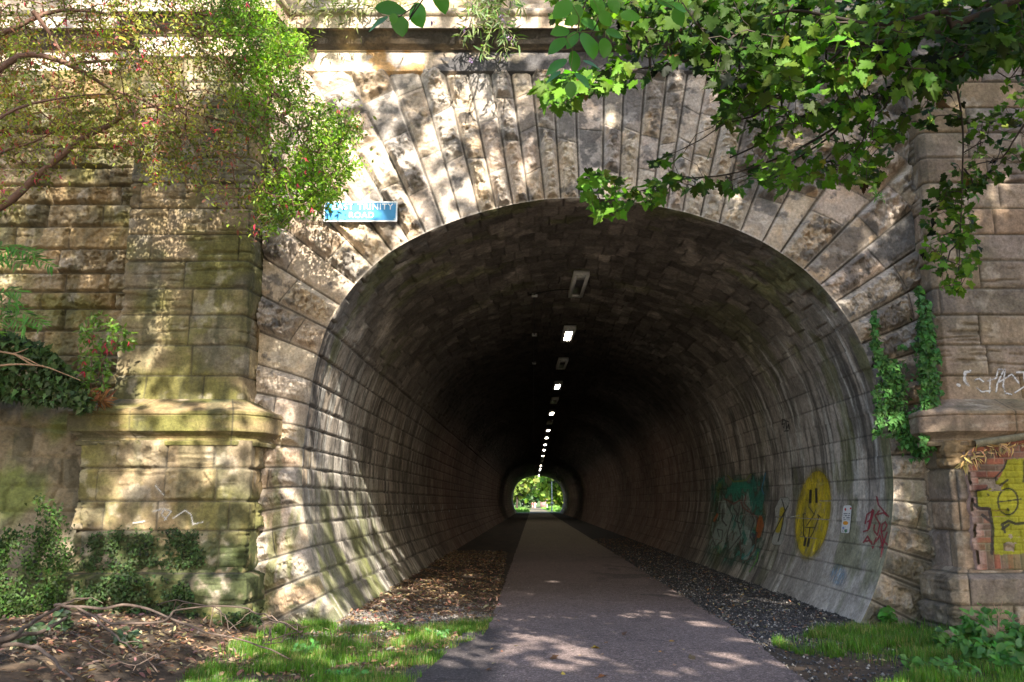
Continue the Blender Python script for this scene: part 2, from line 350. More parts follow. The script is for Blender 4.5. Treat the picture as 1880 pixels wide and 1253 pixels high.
# --- ring facing
def build_facing():
    a = np.linspace(-122.5, 123, 1250); nt_ = 190
    px_, pz_ = prof_pt(a); ph = np.radians(prof_phi(a)); dx, dz = np.sin(ph), np.cos(ph)
    with np.errstate(divide='ignore', invalid='ignore'):
        Ls = np.stack([np.where(dx > 1e-4, (XR - px_) / dx, 99), np.where(dx < -1e-4, (XL - px_) / dx, 99), np.where(dz > 1e-4, (ZT - pz_) / dz, 99), np.where(dz < -1e-4, (ZB - pz_) / dz, 99)])
    Lm = Ls.min(0); Lm = np.maximum(Lm, .02)
    t = np.linspace(0, 1, nt_)
    r = Lm[:, None] * t[None]; X = px_[:, None] + dx[:, None] * r; Z = pz_[:, None] + dz[:, None] * r
    k = np.searchsorted(JA, a)
    # distance to the two radial joints
    jx, jz = prof_pt(JA); jp = np.radians(prof_phi(JA)); jdx, jdz = np.sin(jp), np.cos(jp)
    d = np.full(X.shape, 9.)
    for off in (-1, 0):
        q = np.clip(k + off, 0, len(JA) - 1)
        wob = .012 * (fbm(r * 3, np.repeat(q[:, None] * 7.3, nt_, 1), 5, 3) - .5)
        d = np.minimum(d, np.abs((X - jx[q][:, None]) * jdz[q][:, None] - (Z - jz[q][:, None]) * jdx[q][:, None] + wob))
    dj = d.copy()
    rs = np.random.default_rng(21); sid = np.zeros(X.shape); dc = np.full(X.shape, 9.)
    for v in range(len(JA) + 1):
        m = k == v
        if not m.any(): continue
        pos = rs.uniform(.45, .95) if v % 2 else rs.uniform(.75, 1.25); br = []
        while pos < 6: br.append(pos); pos += rs.uniform(.5, 1.05)
        br = np.array(br); rr = r[m]; slope = (a[m][:, None] - a[m].mean()) * rs.uniform(-.03, .03)
        rq = rr + slope + .01 * fbm(rr * 0 + a[m][:, None] * 3, rr * 4, 8, 2)
        if Lm[m].mean() < 1.0: br = np.array([9.]) if v % 3 else np.array([.38, 9.])
        ii = np.searchsorted(br, rq); sid[m] = ii + v * 11
        dc[m] = np.min(np.abs(rq[..., None] - br), -1)
    d = np.minimum(d, dc + .006); de = np.minimum(d, r + .02)
    h1 = hsh(sid, sid * 0, 3); h2 = hsh(sid, sid * 0, 4); h3 = hsh(sid, sid * 0, 5)
    # the last block below the drip course sits flush with its neighbours
    amp = np.where(h3 < .22, .02, np.where(h3 < .6, .085, .13)) * (.7 + .6 * h1) * (.8 + .25 * ss(np.abs(a), 30, 50))[:, None]
    amp = np.where((k[:, None] == np.searchsorted(JA, .5)), .004, amp)
    h = rock(X, Z, h1, np.minimum(de, r + .015), amp, .02, 1)
    h = np.where(dj < .016, np.minimum(h, -.04 + .045 * ss(dj, .007, .016)), h)
    edge = np.minimum(r / .03, 1.0); h = h * ss(edge, 0, 1)
    c = stone_tone(h1, h2)
    c = c * (1.02 + .22 * (fbm(X * 2.2, Z * 2.2, 31, 4) - .5))[..., None]
    warm = fbm(X * 4 + h1 * 9, Z * 4, 33, 4)[..., None]
    c = lerp(c, c * np.array([1.08, .98, .86]), ss(warm, .5, .8)); c = lerp(c, np.array([.41, .345, .285]), .22)
    # soot and lichen blotches, denser on the right half and under the cornice
    sn = fbm(X * 1.7, Z * 1.7, 35, 5) + .5 * (fbm(X * 8, Z * 8, 36, 4) - .5)
    bias = .09 * ss(X, -.2, 1.4) + .07 * ss(Z, 6.5, 7.6) - .03
    soot = ss(sn + bias + .10 * (fbm(X * 22, Z * 22, 37, 3) - .5), .55, .635)[..., None]
    c = lerp(c, np.array([.085, .08, .078]) * np.ones(3), soot * .75)
    pale = ss(fbm(X * 5, Z * 5, 38, 4), .62, .75)[..., None]; c = lerp(c, np.array([.52, .47, .42]), pale * .35)
    # green algae and lime streaks low down
    c = lerp(c, c * .55, (ss(fbm(X * 11, Z * 11, 46, 4), .56, .64) * .3 * (amp > .03))[..., None])
    low = ss(Z, 3.4, 1.2); st = fbm(X * 9, Z * .9, 39, 4)
    c = lerp(c, np.array([.20, .20, .09]), (low * ss(st, .5, .7) * np.where(X < 1, .8, .35))[..., None])
    c = lerp(c, np.array([.09, .10, .04]), (ss(Z, 1.2, .1) * ss(fbm(X * 3, Z * 3, 40, 3), .35, .6) * .8)[..., None])
    c = lerp(c, np.array([.115, .098, .07]), (ss(X, 4.4, 4.9) * ss(Z, 1.5, .8) * (.45 + .5 * ss(fbm(X * 4, Z * 4, 47, 4), .4, .6)))[..., None])
    c = lerp(c, np.array([.055, .05, .045]), (1 - ss(dj, .006, .019))[..., None] * .85)
    c = lerp(c, np.array([.07, .065, .06]), (1 - ss(dc, .004, .014))[..., None] * .7)
    c = lerp(c, np.array([.46, .42, .38]), ((1 - ss(r, .01, .035)) * .35 * (ss(np.abs(a), 70, 50))[:, None])[..., None])
    c = lerp(c, np.array([.42, .38, .33]), (ss(dj, .017, .024) * ss(dj, .042, .030) * .4)[..., None])
    RM = RND(a)[:, None]; q_ = np.clip(1 - r / np.maximum(RM, 1e-3), 0, 1); back = RM * (1 - np.sqrt(np.clip(1 - q_ ** 2, 0, 1)))
    P = np.stack([X, YF - h + back, Z], -1)
    gridmesh('arch_facing', P, M_STONE, bridge, c)
build_facing()

# --- tunnel lining
def lining_h(a, Y):
    up0 = ss(np.abs(a), 75, 50); ring = np.floor(Y / .43); a0 = a
    a = np.where(up0 > .5, np.clip(a + (hsh(ring, ring * 0, 77) - .5) * 7, -120, 120), a); k = np.searchsorted(JA, a)
    q0 = np.clip(k - 1, 0, len(JA) - 1); q1 = np.clip(k, 0, len(JA) - 1)
    ds = np.minimum(np.abs(a - JA[q0] + .25 * (fbm(Y * 1.5, q0 * 3., 5, 3) - .5)), np.abs(a - JA[q1] + .25 * (fbm(Y * 1.5, q1 * 3., 5, 3) - .5))) * .0724
    up = up0
    lng = np.where(up > .5, .52, .95)
    ph = hsh(k.astype(float), k * 0., 9) * lng
    yy = (Y + ph) / lng; cell = np.floor(yy); jit = (hsh(cell, k.astype(float), 10) - .5) * .5; jit2 = (hsh(cell + 1, k.astype(float), 10) - .5) * .5
    fr = yy - cell; dY = np.minimum(np.abs(fr - jit * .5), np.abs(fr - 1 - jit2 * .5)) * lng
    rd = (Y / .43 - ring); dY = np.where(up0 > .5, np.minimum(rd, 1 - rd) * .43, dY); cell = np.where(up0 > .5, ring, cell)
    side = fr < jit * .5; side2 = fr - 1 > jit2 * .5
    cid = np.where(up0 > .5, ring, cell - side + side2)
    h1 = hsh(cid, k.astype(float), 11); h2 = hsh(cid, k.astype(float), 12)
    u = a * .0724
    left = (a0 < -60)
    gw = np.where(left, .018, .006); gd = np.where(left, .032, .010); gd = np.where(up0 > .5, .02, gd)
    h = (h1 - .5) * (.022 + .03 * up) + (.018 + .022 * up) * (fbm(u * 7 + h1 * 9, Y * 7, 12, 4) - .5) + .02 * up * facets(u * 5 + h1 * 7, Y * 5, 3)
    g1 = 1 - ss(ds, gw * .5, gw * 1.3); g2 = (1 - ss(dY, .003, .011)) * .5
    h = h * (1 - g1) - g1 * gd - g2 * .012
    return h, ds, dY, h1, h2, up, k
def lining_pt(a, Y, off=0.):
    h = lining_h(a, Y)[0]; h = h * ss(Y, YF, YF + .04 + .0 * Y)
    x, z = prof_pt(a); t = np.radians(a)
    return np.stack([x - np.sin(t) * (h + off) + SKEW * (Y - YF), Y + 0 * a, z - np.cos(t) * (h + off)], -1)
YEND = 146.
def build_lining():
    a = np.linspace(-122.5, 123, 760)
    n = 620; t = np.linspace(0, 1, n); iY = lerp(1 / YF, 1 / YEND, t); Yv = 1 / iY      # ring spacing grows with distance
    A, Y = np.meshgrid(a, Yv, indexing='ij')
    rn = RND(A); P = lining_pt(A, Y); P[..., 1] += rn * ss(Y, YF + 1.5, YF); h, ds, dY, h1, h2, up, k = lining_h(A, Y)
    u = A * .0724; cA = np.cos(np.radians(A)); right = ss(A, -10, 40)
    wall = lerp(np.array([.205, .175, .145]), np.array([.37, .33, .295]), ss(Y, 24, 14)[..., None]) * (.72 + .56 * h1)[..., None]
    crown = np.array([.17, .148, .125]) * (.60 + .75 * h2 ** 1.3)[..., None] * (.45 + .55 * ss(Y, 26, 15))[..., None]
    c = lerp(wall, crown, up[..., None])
    fm = (ss(-A, 58, 72) * ss(Y, 15.2, 12.6) * .85 + ss(A, 58, 72) * ss(Y, 13.6, 12.3) * .5)[..., None]; c = lerp(c, stone_tone(h1, h2) * .85, fm)
    # rain and lime streaks run down the curve, so they are long in u and short in Y
    s1 = fbm(Y * 5.0, u * .55, 60, 5); s2 = fbm(Y * 13, u * .8, 61, 4)
    wallm = ss(np.abs(A), 52, 72)
    fade = ss(Y, 30, 14)
    c = lerp(c, np.array([.46, .44, .40]), (ss(s1, .57, .66) * wallm * .85 * (.25 + .75 * fade))[..., None])
    c = lerp(c, np.array([.055, .05, .045]), (ss(s2, .52, .66) * wallm * .7)[..., None])
    c = lerp(c, np.array([.05, .045, .04]), (ss(fbm(Y * 2.1, u * .7, 62, 4), .52, .66) * .65 * wallm)[..., None])
    for yc_, wd_, a0_, a1_ in ((12.75, .05, 50, 98), (13.3, .03, 62, 92), (13.75, .06, 48, 101), (14.5, .04, 66, 96), (15.2, .06, 52, 90), (16.3, .07, 50, 95), (17.8, .06, 55, 88), (-13.0, .05, 60, 100), (-13.9, .07, 64, 104), (-15.1, .06, 62, 98), (-16.6, .07, 60, 96)):
        aa = A if yc_ > 0 else -A; lk = np.exp(-((Y - abs(yc_) - .25 * (fbm(A * .06, A * 0 + yc_, 69, 3) - .5)) / wd_) ** 2) * ss(aa, a0_, a0_ + 12) * ss(aa, a1_, a1_ - 14) * ss(fbm(Y * 22, A * .12, 70, 3), .3, .5)
        c = lerp(c, np.array([.60, .58, .54]), (lk * .75)[..., None])
    # paler towards the foot of both walls near the mouth
    c = lerp(c, np.array([.46, .41, .37]), (ss(A, 92, 106) * ss(Y, 19, 13.5) * (.45 + .5 * s2))[..., None])
    c = lerp(c, np.array([.30, .27, .22]), (ss(A, -88, -104) * ss(Y, 17, 13) * (.5 + .5 * s2))[..., None])
    # algae
    c = lerp(c, np.array([.16, .17, .05]), (ss(-A, 85, 112) * ss(fbm(Y * 3, u * 1.2, 64, 4), .42, .62) * .75 * ss(Y, 22, 15))[..., None])
    c = lerp(c, np.array([.13, .14, .05]), (ss(fbm(Y * 1.3, u * .9, 65, 4), .56, .68) * .6 * ss(Y, 22, 13))[..., None])
    c = lerp(c, np.array([.20, .095, .06]), (ss(Y, 22, 34) * wallm * .45)[..., None])      # brick-red courses further in
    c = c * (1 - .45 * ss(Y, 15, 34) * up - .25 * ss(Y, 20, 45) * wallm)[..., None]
    c = c * (1 + .9 * ss(fbm(u * 1.6, Y * 1.6, 66, 4), .58, .7) * up * fade)[..., None]
    c = lerp(c, np.array([.025, .022, .02]), ((1 - ss(ds, .004, np.where(A < -60, .024, .013))) * np.where(A < -60, .68, .6) * (1 - .45 * up))[..., None])
    c = lerp(c, c * .4, ((1 - ss(dY, .003, .012)) * np.where(A < -60, .5, .6) * (.35 + .65 * ss(fbm(Y * 3, u * 3, 68, 3), .4, .5)))[..., None])
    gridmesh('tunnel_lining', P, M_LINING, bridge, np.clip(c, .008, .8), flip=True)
build_lining()

# --- generic masonry wall swept along a plan line
def masonry(u, z, zs, lens, seed, bond=0):
    """zs: course heights rising; returns stone hashes and the distance to the nearest joint"""
    rs = np.random.default_rng(seed); ci = np.clip(np.searchsorted(zs, z) - 1, 0, len(zs) - 2); ci = np.where(z < zs[0], 0, ci)
    zs_ = np.asarray(zs); dz = np.min(np.abs(z[..., None] + .008 * (fbm(u * 3, z * 0 + 2, seed, 3) - .5)[..., None] - zs_), -1)
    du = np.full(u.shape, 9.); sid = np.zeros(u.shape)
    umin, umax = u.min(), u.max()
    for c in range(len(zs) - 1):
        m = ci == c; p = umin - rs.uniform(0, lens[1]); br = []
        if bond: p = umin - lens[0] * (.5 if c % 2 else 1.)
        while p < umax + lens[1]: br.append(p); p += rs.uniform(*lens)
        br = np.array(br); uu = u[m] + .006 * (vn(z[m] * 9, z[m] * 0 + c) - .5); i = np.searchsorted(br, uu); sid[m] = i + 57 * c
        du[m] = np.min(np.abs(uu[..., None] - br), -1)
    return hsh(sid, sid * 0 + seed, 1), hsh(sid, sid * 0 + seed, 2), hsh(sid, sid * 0 + seed, 3), np.minimum(du, dz), dz
def sweep(name, plan, prof, hf, mat, parent, du=.016, dv=.016):
    plan = np.array(plan, float); prof = np.array(prof, float)
    seg = np.diff(plan, axis=0); L = np.hypot(seg[:, 0], seg[:, 1]); nrm = np.stack([seg[:, 1], -seg[:, 0]], 1) / L[:, None]
    mit = np.zeros_like(plan)
    for i in range(len(plan)):
        a = nrm[max(i - 1, 0)]; b = nrm[min(i, len(nrm) - 1)]; mit[i] = (a + b) / (1 + a @ b)
    U, base, mm = [], [], []
    acc = 0
    for i in range(len(seg)):
        n = max(3, int(L[i] / du)); t = np.linspace(0, 1, n, endpoint=(i == len(seg) - 1))
        U.append(acc + t * L[i]); base.append(plan[i] + t[:, None] * seg[i]); mm.append(mit[i] + t[:, None] * (mit[i + 1] - mit[i])); acc += L[i]
    U = np.concatenate(U); base = np.concatenate(base); mm = np.concatenate(mm)
    O, Zz, S = [], [], []; acc = 0
    for (o1, z1), (o2, z2) in zip(prof[:-1], prof[1:]):
        l = math.hypot(o2 - o1, z2 - z1); n = max(1, int(round(l / dv))); t = np.linspace(0, 1, n, endpoint=False)
        O.append(o1 + t * (o2 - o1)); Zz.append(z1 + t * (z2 - z1)); S.append(acc + t * l); acc += l
    O.append([prof[-1, 0]]); Zz.append([prof[-1, 1]]); S.append([acc]); O = np.concatenate(O); Zz = np.concatenate(Zz); S = np.concatenate(S)
    u, z = np.meshgrid(U, Zz, indexing='ij'); o = np.broadcast_to(O, u.shape); s = np.broadcast_to(S, u.shape)
    bx = base[:, None, 0]; by = base[:, None, 1]
    X0 = bx + mm[:, None, 0] * o; Y0 = by + mm[:, None, 1] * o
    h, c = hf(u, z, s, X0, Y0)
    X = X0 + mm[:, None, 0] * h; Y = Y0 + mm[:, None, 1] * h
    return gridmesh(name, np.stack([X, Y, z], -1), mat, parent, c)
def stain(c, u, z, seed, green=.5, soot=.3, glow=0.):
    g = ss(fbm(u * 1.1, z * 1.4, seed + 1, 5), .50 - .14 * green, .72 - .1 * green)[..., None]
    c = lerp(c, np.array([.125, .115, .035]), g * green)
    s = ss(fbm(u * 1.6, z * 1.1, seed + 2, 5) + .25 * (fbm(u * 9, z * 2, seed + 3, 3) - .5), .56, .7)[..., None]
    c = lerp(c, np.array([.075, .07, .065]), s * soot)
    r_ = ss(fbm(u * 3.2, z * .7, seed + 6, 5), .53, .66)[..., None]; c = lerp(c, np.array([.055, .055, .03]), r_ * (.15 + .5 * green))
    p = ss(fbm(u * 4, z * 4, seed + 4, 4), .6, .72)[..., None]
    return lerp(c, np.array([.48, .42, .34]), p * .3)
def courses(z0, z1, hs, seed):
    rs = np.random.default_rng(seed); z = z0; out = [z0]
    while z < z1 - .12: z += rs.uniform(*hs); out.append(z)
    out[-1] = max(out[-1], z1 + .02); return out
def hf_ashlar(zs, lens, seed, amp=.012, green=.5, soot=.3, rough=0., tint=(1, 1, 1)):
    def f(u, z, s, X, Y):
        h1, h2, h3, d, dz = masonry(u, z, zs, lens, seed)
        am = np.where(h3 < rough, .045, amp) * (.5 + h1)
        h = rock(u, z, h1, d, am, .006, seed, .035) + (h2 - .5) * .008
        # wind-worn beds
        e = ss(fbm(u * 1.6 + h1 * 20, z * 22, seed + 5, 4), .58, .70) * (h2 > .6)
        h = h - .022 * e
        c = stone_tone(h1, h2) * np.array(tint); c = stain(c, u, z, seed, green, soot)
        if seed in (103, 105): c = lerp(c, np.array([.04, .055, .016]), (ss(z + .5 * (fbm(u * 2.2, z * 2.2, 490, 4) - .5), 1.35, 1.0) * ss(fbm(u * 7, z * 7, 491, 4), .32, .5) * .85)[..., None])
        c = lerp(c, np.array([.05, .045, .035]), ((1 - ss(d, .004, .014)) * .8)[..., None]); c = c * (1 - .35 * e)[..., None]
        return h, c
    return f
# pilasters
LP = [(-5.40, 12.26), (-5.38, 11.75), (-3.74, 11.75), (-3.68, 11.81), (-3.61, 12.22)]
RP = [(5.87, 12.22), (5.85, 11.81), (5.92, 11.75), (7.54, 11.75), (7.56, 12.26)]
LL = [(-5.62, 12.26), (-5.60, 11.45), (-3.52, 11.45), (-3.44, 11.53), (-3.46, 12.22)]
RL = [(5.72, 12.22), (5.72, 11.50), (5.79, 11.45), (7.80, 11.45), (7.82, 12.26)]
zc = [2.9, 3.30, 3.72, 4.14, 4.52, 4.92, 5.3, 5.68, 6.06, 6.44, 6.82, 7.2, 7.6, 8.05]
for nm, up_, lo_, sd, gr, ti, lb in (('pilaster', LP, LL, 100, .95, (.52, .49, .37), 'left mossy pilaster'), ('pilaster', RP, RL, 140, .25, (.58, .53, .50), 'right shaded pilaster')):
    pil = sweep('pilaster', up_, [(.03, 2.88), (0, 3.2), (0, 8.02)], hf_ashlar(zc, (.75, 1.5), sd, .010, gr, .35, .0, ti), M_STONE, bridge)
    pil['label'] = 'mossy olive-stained pilaster at the left of the arch' if sd == 100 else 'smooth grey-brown ashlar pilaster at the right of the arch'
    sweep('pier_base', lo_, [(.0, .70), (0, 2.40)], hf_ashlar([.70, 1.24, 1.62, 2.04, 2.45], (.5, .95), sd + 3, .016, gr * .9, .45, .35, ti), M_STONE, pil)
    def hfb(u, z, s, X, Y, sd=sd, gr=gr, ti=ti):
        dj = np.min(np.abs(u[..., None] - np.array([1.1, 2.1, 3.0])), -1)
        h = .010 * (fbm(u * 5, s * 6, sd + 7, 4) - .5) - .01 * (1 - ss(dj, .003, .012))
        c = stone_tone(hsh(np.floor(u), u * 0, sd), hsh(np.floor(u), u * 0, sd + 1)) * np.array(ti) * .95
        c = stain(c, u, s * 2, sd + 8, gr + .1, .3)
        c = lerp(c, np.array([.05, .045, .03]), ((1 - ss(dj, .003, .012)) * .8)[..., None])
        return h, c
    sweep('pier_band', up_, [(.28, 2.33), (.33, 2.335), (.34, 2.385), (.31, 2.40), (.30, 2.425), (.33, 2.46), (.39, 2.50), (.415, 2.515), (.42, 2.71), (.405, 2.72), (.425, 2.74), (.42, 2.775), (.385, 2.80), (.30, 2.83), (.0, 2.99)], hfb, M_STONE, pil, dv=.01)
    o2 = [(x + (-.12 if i == 0 or i == 1 else .12 if i >= 2 else 0) * (1 if sd == 100 else 0), y) for i, (x, y) in enumerate(lo_)]
    pl = [(-5.75, 12.2), (-5.75, 11.25), (-3.42, 11.25), (-3.34, 11.32), (-3.33, 12.1)] if sd == 100 else [(5.50, 12.1), (5.52, 11.32), (5.58, 11.25), (9.5, 11.25), (9.5, 12.2)]
    sweep('plinth', pl, [(0, -.3), (0, .66), (-.04, .68), (-.22, .79)], hf_ashlar([-.3, .05, .34, .72, .9], (.7, 1.5), sd + 5, .016, gr, .45, .1, tuple(t * .8 for t in ti)), M_STONE, pil)
# rough coursed wall left of the pilaster, smooth wall right of it
zr = courses(1.2, 8.0, (.22, .36), 5)
sweep('side_wall', [(-11, 12.2), (-5.39, 12.2)], [(0, 0), (0, 8.02)], hf_ashlar(zr, (.6, 1.4), 171, .085, .85, .4, .0, (.56, .51, .36)), M_STONE, bridge)['label'] = 'rough rock-faced courses left of the pilaster'
sweep('side_wall', [(7.55, 12.2), (12, 12.2)], [(0, 0), (0, 8.02)], hf_ashlar(courses(.6, 8, (.3, .4), 6), (.7, 1.3), 181, .05, .3, .4, .3), M_STONE, bridge)
# cornice and parapet
CPL = [(-11, 12.2), (-5.38, 12.2), (-5.38, 11.75), (-3.7, 11.75), (-3.62, 12.2), (5.86, 12.2), (5.86, 11.75), (7.54, 11.75), (7.54, 12.2), (12, 12.2)]
def hfc(u, z, s, X, Y):
    br = np.array([-9, -7.2, -4.6, -2.98, -2.2, -1.32, -.2, .4, 1.75, 2.9, 3.9, 4.9, 6.6, 8.2]); dj = np.min(np.abs(X[..., None] - br), -1)
    i = np.searchsorted(br, X).astype(float)
    h = .012 * (fbm(u * 4, s * 5, 202, 4) - .5) - .008 * (1 - ss(dj, .003, .012))
    c = stone_tone(hsh(i, i * 0, 203), hsh(i, i * 0, 204)) * 1.02
    frieze = (z < 8.305)
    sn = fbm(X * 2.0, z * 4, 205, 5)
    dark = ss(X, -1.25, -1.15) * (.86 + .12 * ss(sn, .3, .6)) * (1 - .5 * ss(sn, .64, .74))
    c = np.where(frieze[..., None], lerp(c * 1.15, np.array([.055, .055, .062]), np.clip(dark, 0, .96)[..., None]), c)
    och = frieze & (X > -2.2) & (X < -1.32); c = np.where(och[..., None], lerp(c, np.array([.50, .28, .10]), (ss(fbm(X * 4, z * 6, 207, 3), .4, .55) * .85)[..., None]), c)
    cove = (z >= 8.305) & (z < 8.506)
    st = np.exp(-((X + 2.45 + .1 * (z - 8.4)) / .12) ** 2)
    cc = lerp(np.array([.075, .065, .055]), np.array([.30, .22, .10]), np.clip(st, 0, 1)[..., None])  # dark tone painted into the cove for the shade under the fascia
    cc = lerp(cc, np.array([.16, .12, .08]), ss(sn, .5, .65)[..., None])
    c = np.where(cove[..., None], cc, c)
    top = z > 8.70; c = np.where(top[..., None], lerp(c, np.array([.17, .17, .08]), (.55 * ss(sn, .35, .6))[..., None]), c)
    return h, c
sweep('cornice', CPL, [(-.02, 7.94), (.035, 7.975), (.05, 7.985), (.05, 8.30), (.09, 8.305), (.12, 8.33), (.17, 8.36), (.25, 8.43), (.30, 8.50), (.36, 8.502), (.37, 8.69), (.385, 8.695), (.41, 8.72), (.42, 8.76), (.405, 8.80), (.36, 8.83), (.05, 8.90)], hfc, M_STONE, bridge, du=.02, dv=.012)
sweep('parapet', [(x, y) for x, y in CPL], [(0, 8.84), (0, 9.9), (.08, 9.92), (.08, 10.1), (-.5, 10.15)], hf_ashlar([8.84, 9.2, 9.55, 9.9, 10.3], (.7, 1.4), 221, .010, .3, .3), M_STONE, bridge, du=.04, dv=.03)
# far mouth ring
def far_ring():
    a = np.linspace(-122, 122.5, 120); x, z = prof_pt(a); ph = np.radians(a); rr = np.array([0, .6, 12.])
    X = x[:, None] + np.sin(ph)[:, None] * rr + SKEW * (YEND - YF); Z = z[:, None] + np.cos(ph)[:, None] * rr * np.array([1, 1, .35])
    P = np.stack([X, np.full(X.shape, YEND + .02), Z], -1); gridmesh('far_facing', P, M_STONE, bridge, np.broadcast_to(np.array([.3, .26, .2]), P.shape))
far_ring()

# ------------------------------------------------------------------ graffiti and stickers on the walls
def ray_lining(px, py):
    px = np.atleast_1d(np.asarray(px, float)); py = np.atleast_1d(np.asarray(py, float)); Ys = np.linspace(YF, 60, 4000); out = []
    for x, y in zip(px, py):
        p = W(x, y, Ys); dx = p[0] - AX - SKEW * (Ys - YF); dz = p[2] - AZ; a = np.degrees(np.arctan2(dx, dz)); r = np.hypot(dx, dz)
        i = np.argmax(r > prof_r(a)); out.append((a[i], Ys[i]))
    return np.array(out)
def wall_paint(pxbox, paint, label, off=.004, step=.010):
    x0, y0, x1, y1 = pxbox
    c = ray_lining([x0, x1, x1, x0, (x0 + x1) / 2, (x0 + x1) / 2], [y0, y0, y1, y1, y0, y1])
    a = np.arange(c[:, 0].min(), c[:, 0].max(), step / .0724); Y = np.arange(c[:, 1].min(), c[:, 1].max(), step)
    A, YY = np.meshgrid(a, Y, indexing='ij'); P = lining_pt(A, YY, off)
    x, y, _ = PX(P); col, al = paint(x, y, A, YY)
    mask = (np.maximum(np.maximum(al[:-1, :-1], al[1:, :-1]), np.maximum(al[1:, 1:], al[:-1, 1:])) > .01)
    o = gridmesh('graffiti', P, M_PAINT, bridge, col, flip=True, alpha=al, mask=mask); o['label'] = label
def flat_paint(origin, ux, uz, paint, label, parent, step=.01):
    u = np.arange(0, ux, step); v = np.arange(0, uz, step); U, V = np.meshgrid(u, v, indexing='ij')
    P = np.stack([origin[0] + U, np.full(U.shape, origin[1]), origin[2] + V], -1); x, y, _ = PX(P)
    col, al = paint(x, y, U, V); mask = (al[:-1, :-1] > .01) | (al[1:, 1:] > .01)
    o = gridmesh('graffiti', P, M_PAINT, parent, col, alpha=al, mask=mask); o['label'] = label
def q(x, y): return x / 4.474 + 1280, y / 4.474 + 840      # reading scale used when the marks were measured
def ql(*pts): return [q(*p) for p in pts]
def stroke(col, al, x, y, pts, wd, c, k=1.):
    m = ss(pd(x, y, pts), wd + .5, wd - .5) * k
    return lerp(col, np.array(c), m[..., None]), np.maximum(al, m)
def p_smiley(x, y, A, Y):
    cx, cy = q(952, 468); t = R(7.5); dx = (x - cx); dy = (y - cy); u = dx * math.cos(t) + dy * math.sin(t); v = -dx * math.sin(t) + dy * math.cos(t)
    wd = (138 + 12 * v / 80) / 4.474; e = np.hypot(u / (138 / 4.474), v / (358 / 4.474))
    al = ss(e, 1.06, .96) * (.62 + .38 * ss(fbm(Y * 7, A * .35, 303, 5), .34, .52)); n = fbm(Y * 5, A * .2, 301, 4)
    col = lerp(np.array([.44, .34, .012]), np.array([.66, .49, .02]), ss(n, .4, .6)[..., None]) * (1 - .25 * ss(e, .8, 1.))[..., None]
    K = (.012, .012, .008)
    for pts, wdt in ((ql((932, 275), (928, 370)), 2.4), (ql((977, 262), (980, 368)), 2.2), (ql((920, 410), (962, 470), (900, 560)), .9), (ql((975, 430), (955, 480)), .8),
                     (ql((872, 470), (874, 640), (893, 672)), .9), (ql((1002, 480), (960, 600), (925, 668)), .9), (ql((888, 575), (962, 577)), 1.), (ql((925, 575), (915, 655)), .9),
                     (ql((892, 665), (880, 722)), 2.2), (ql((920, 665), (908, 728)), 2.), (ql((868, 468), (888, 462)), 1.), (ql((990, 472), (1012, 492)), 1.1)):
        col, al = stroke(col, al, x, y, pts, wdt, K)
    sp = ss(e, 1.16, 1.02) * .25; return col, np.maximum(al * .97, sp)
wall_paint((1450, 855, 1535, 1035), p_smiley, 'yellow spray-painted smiling face, tall and oval, with thin black lines below the eyes')
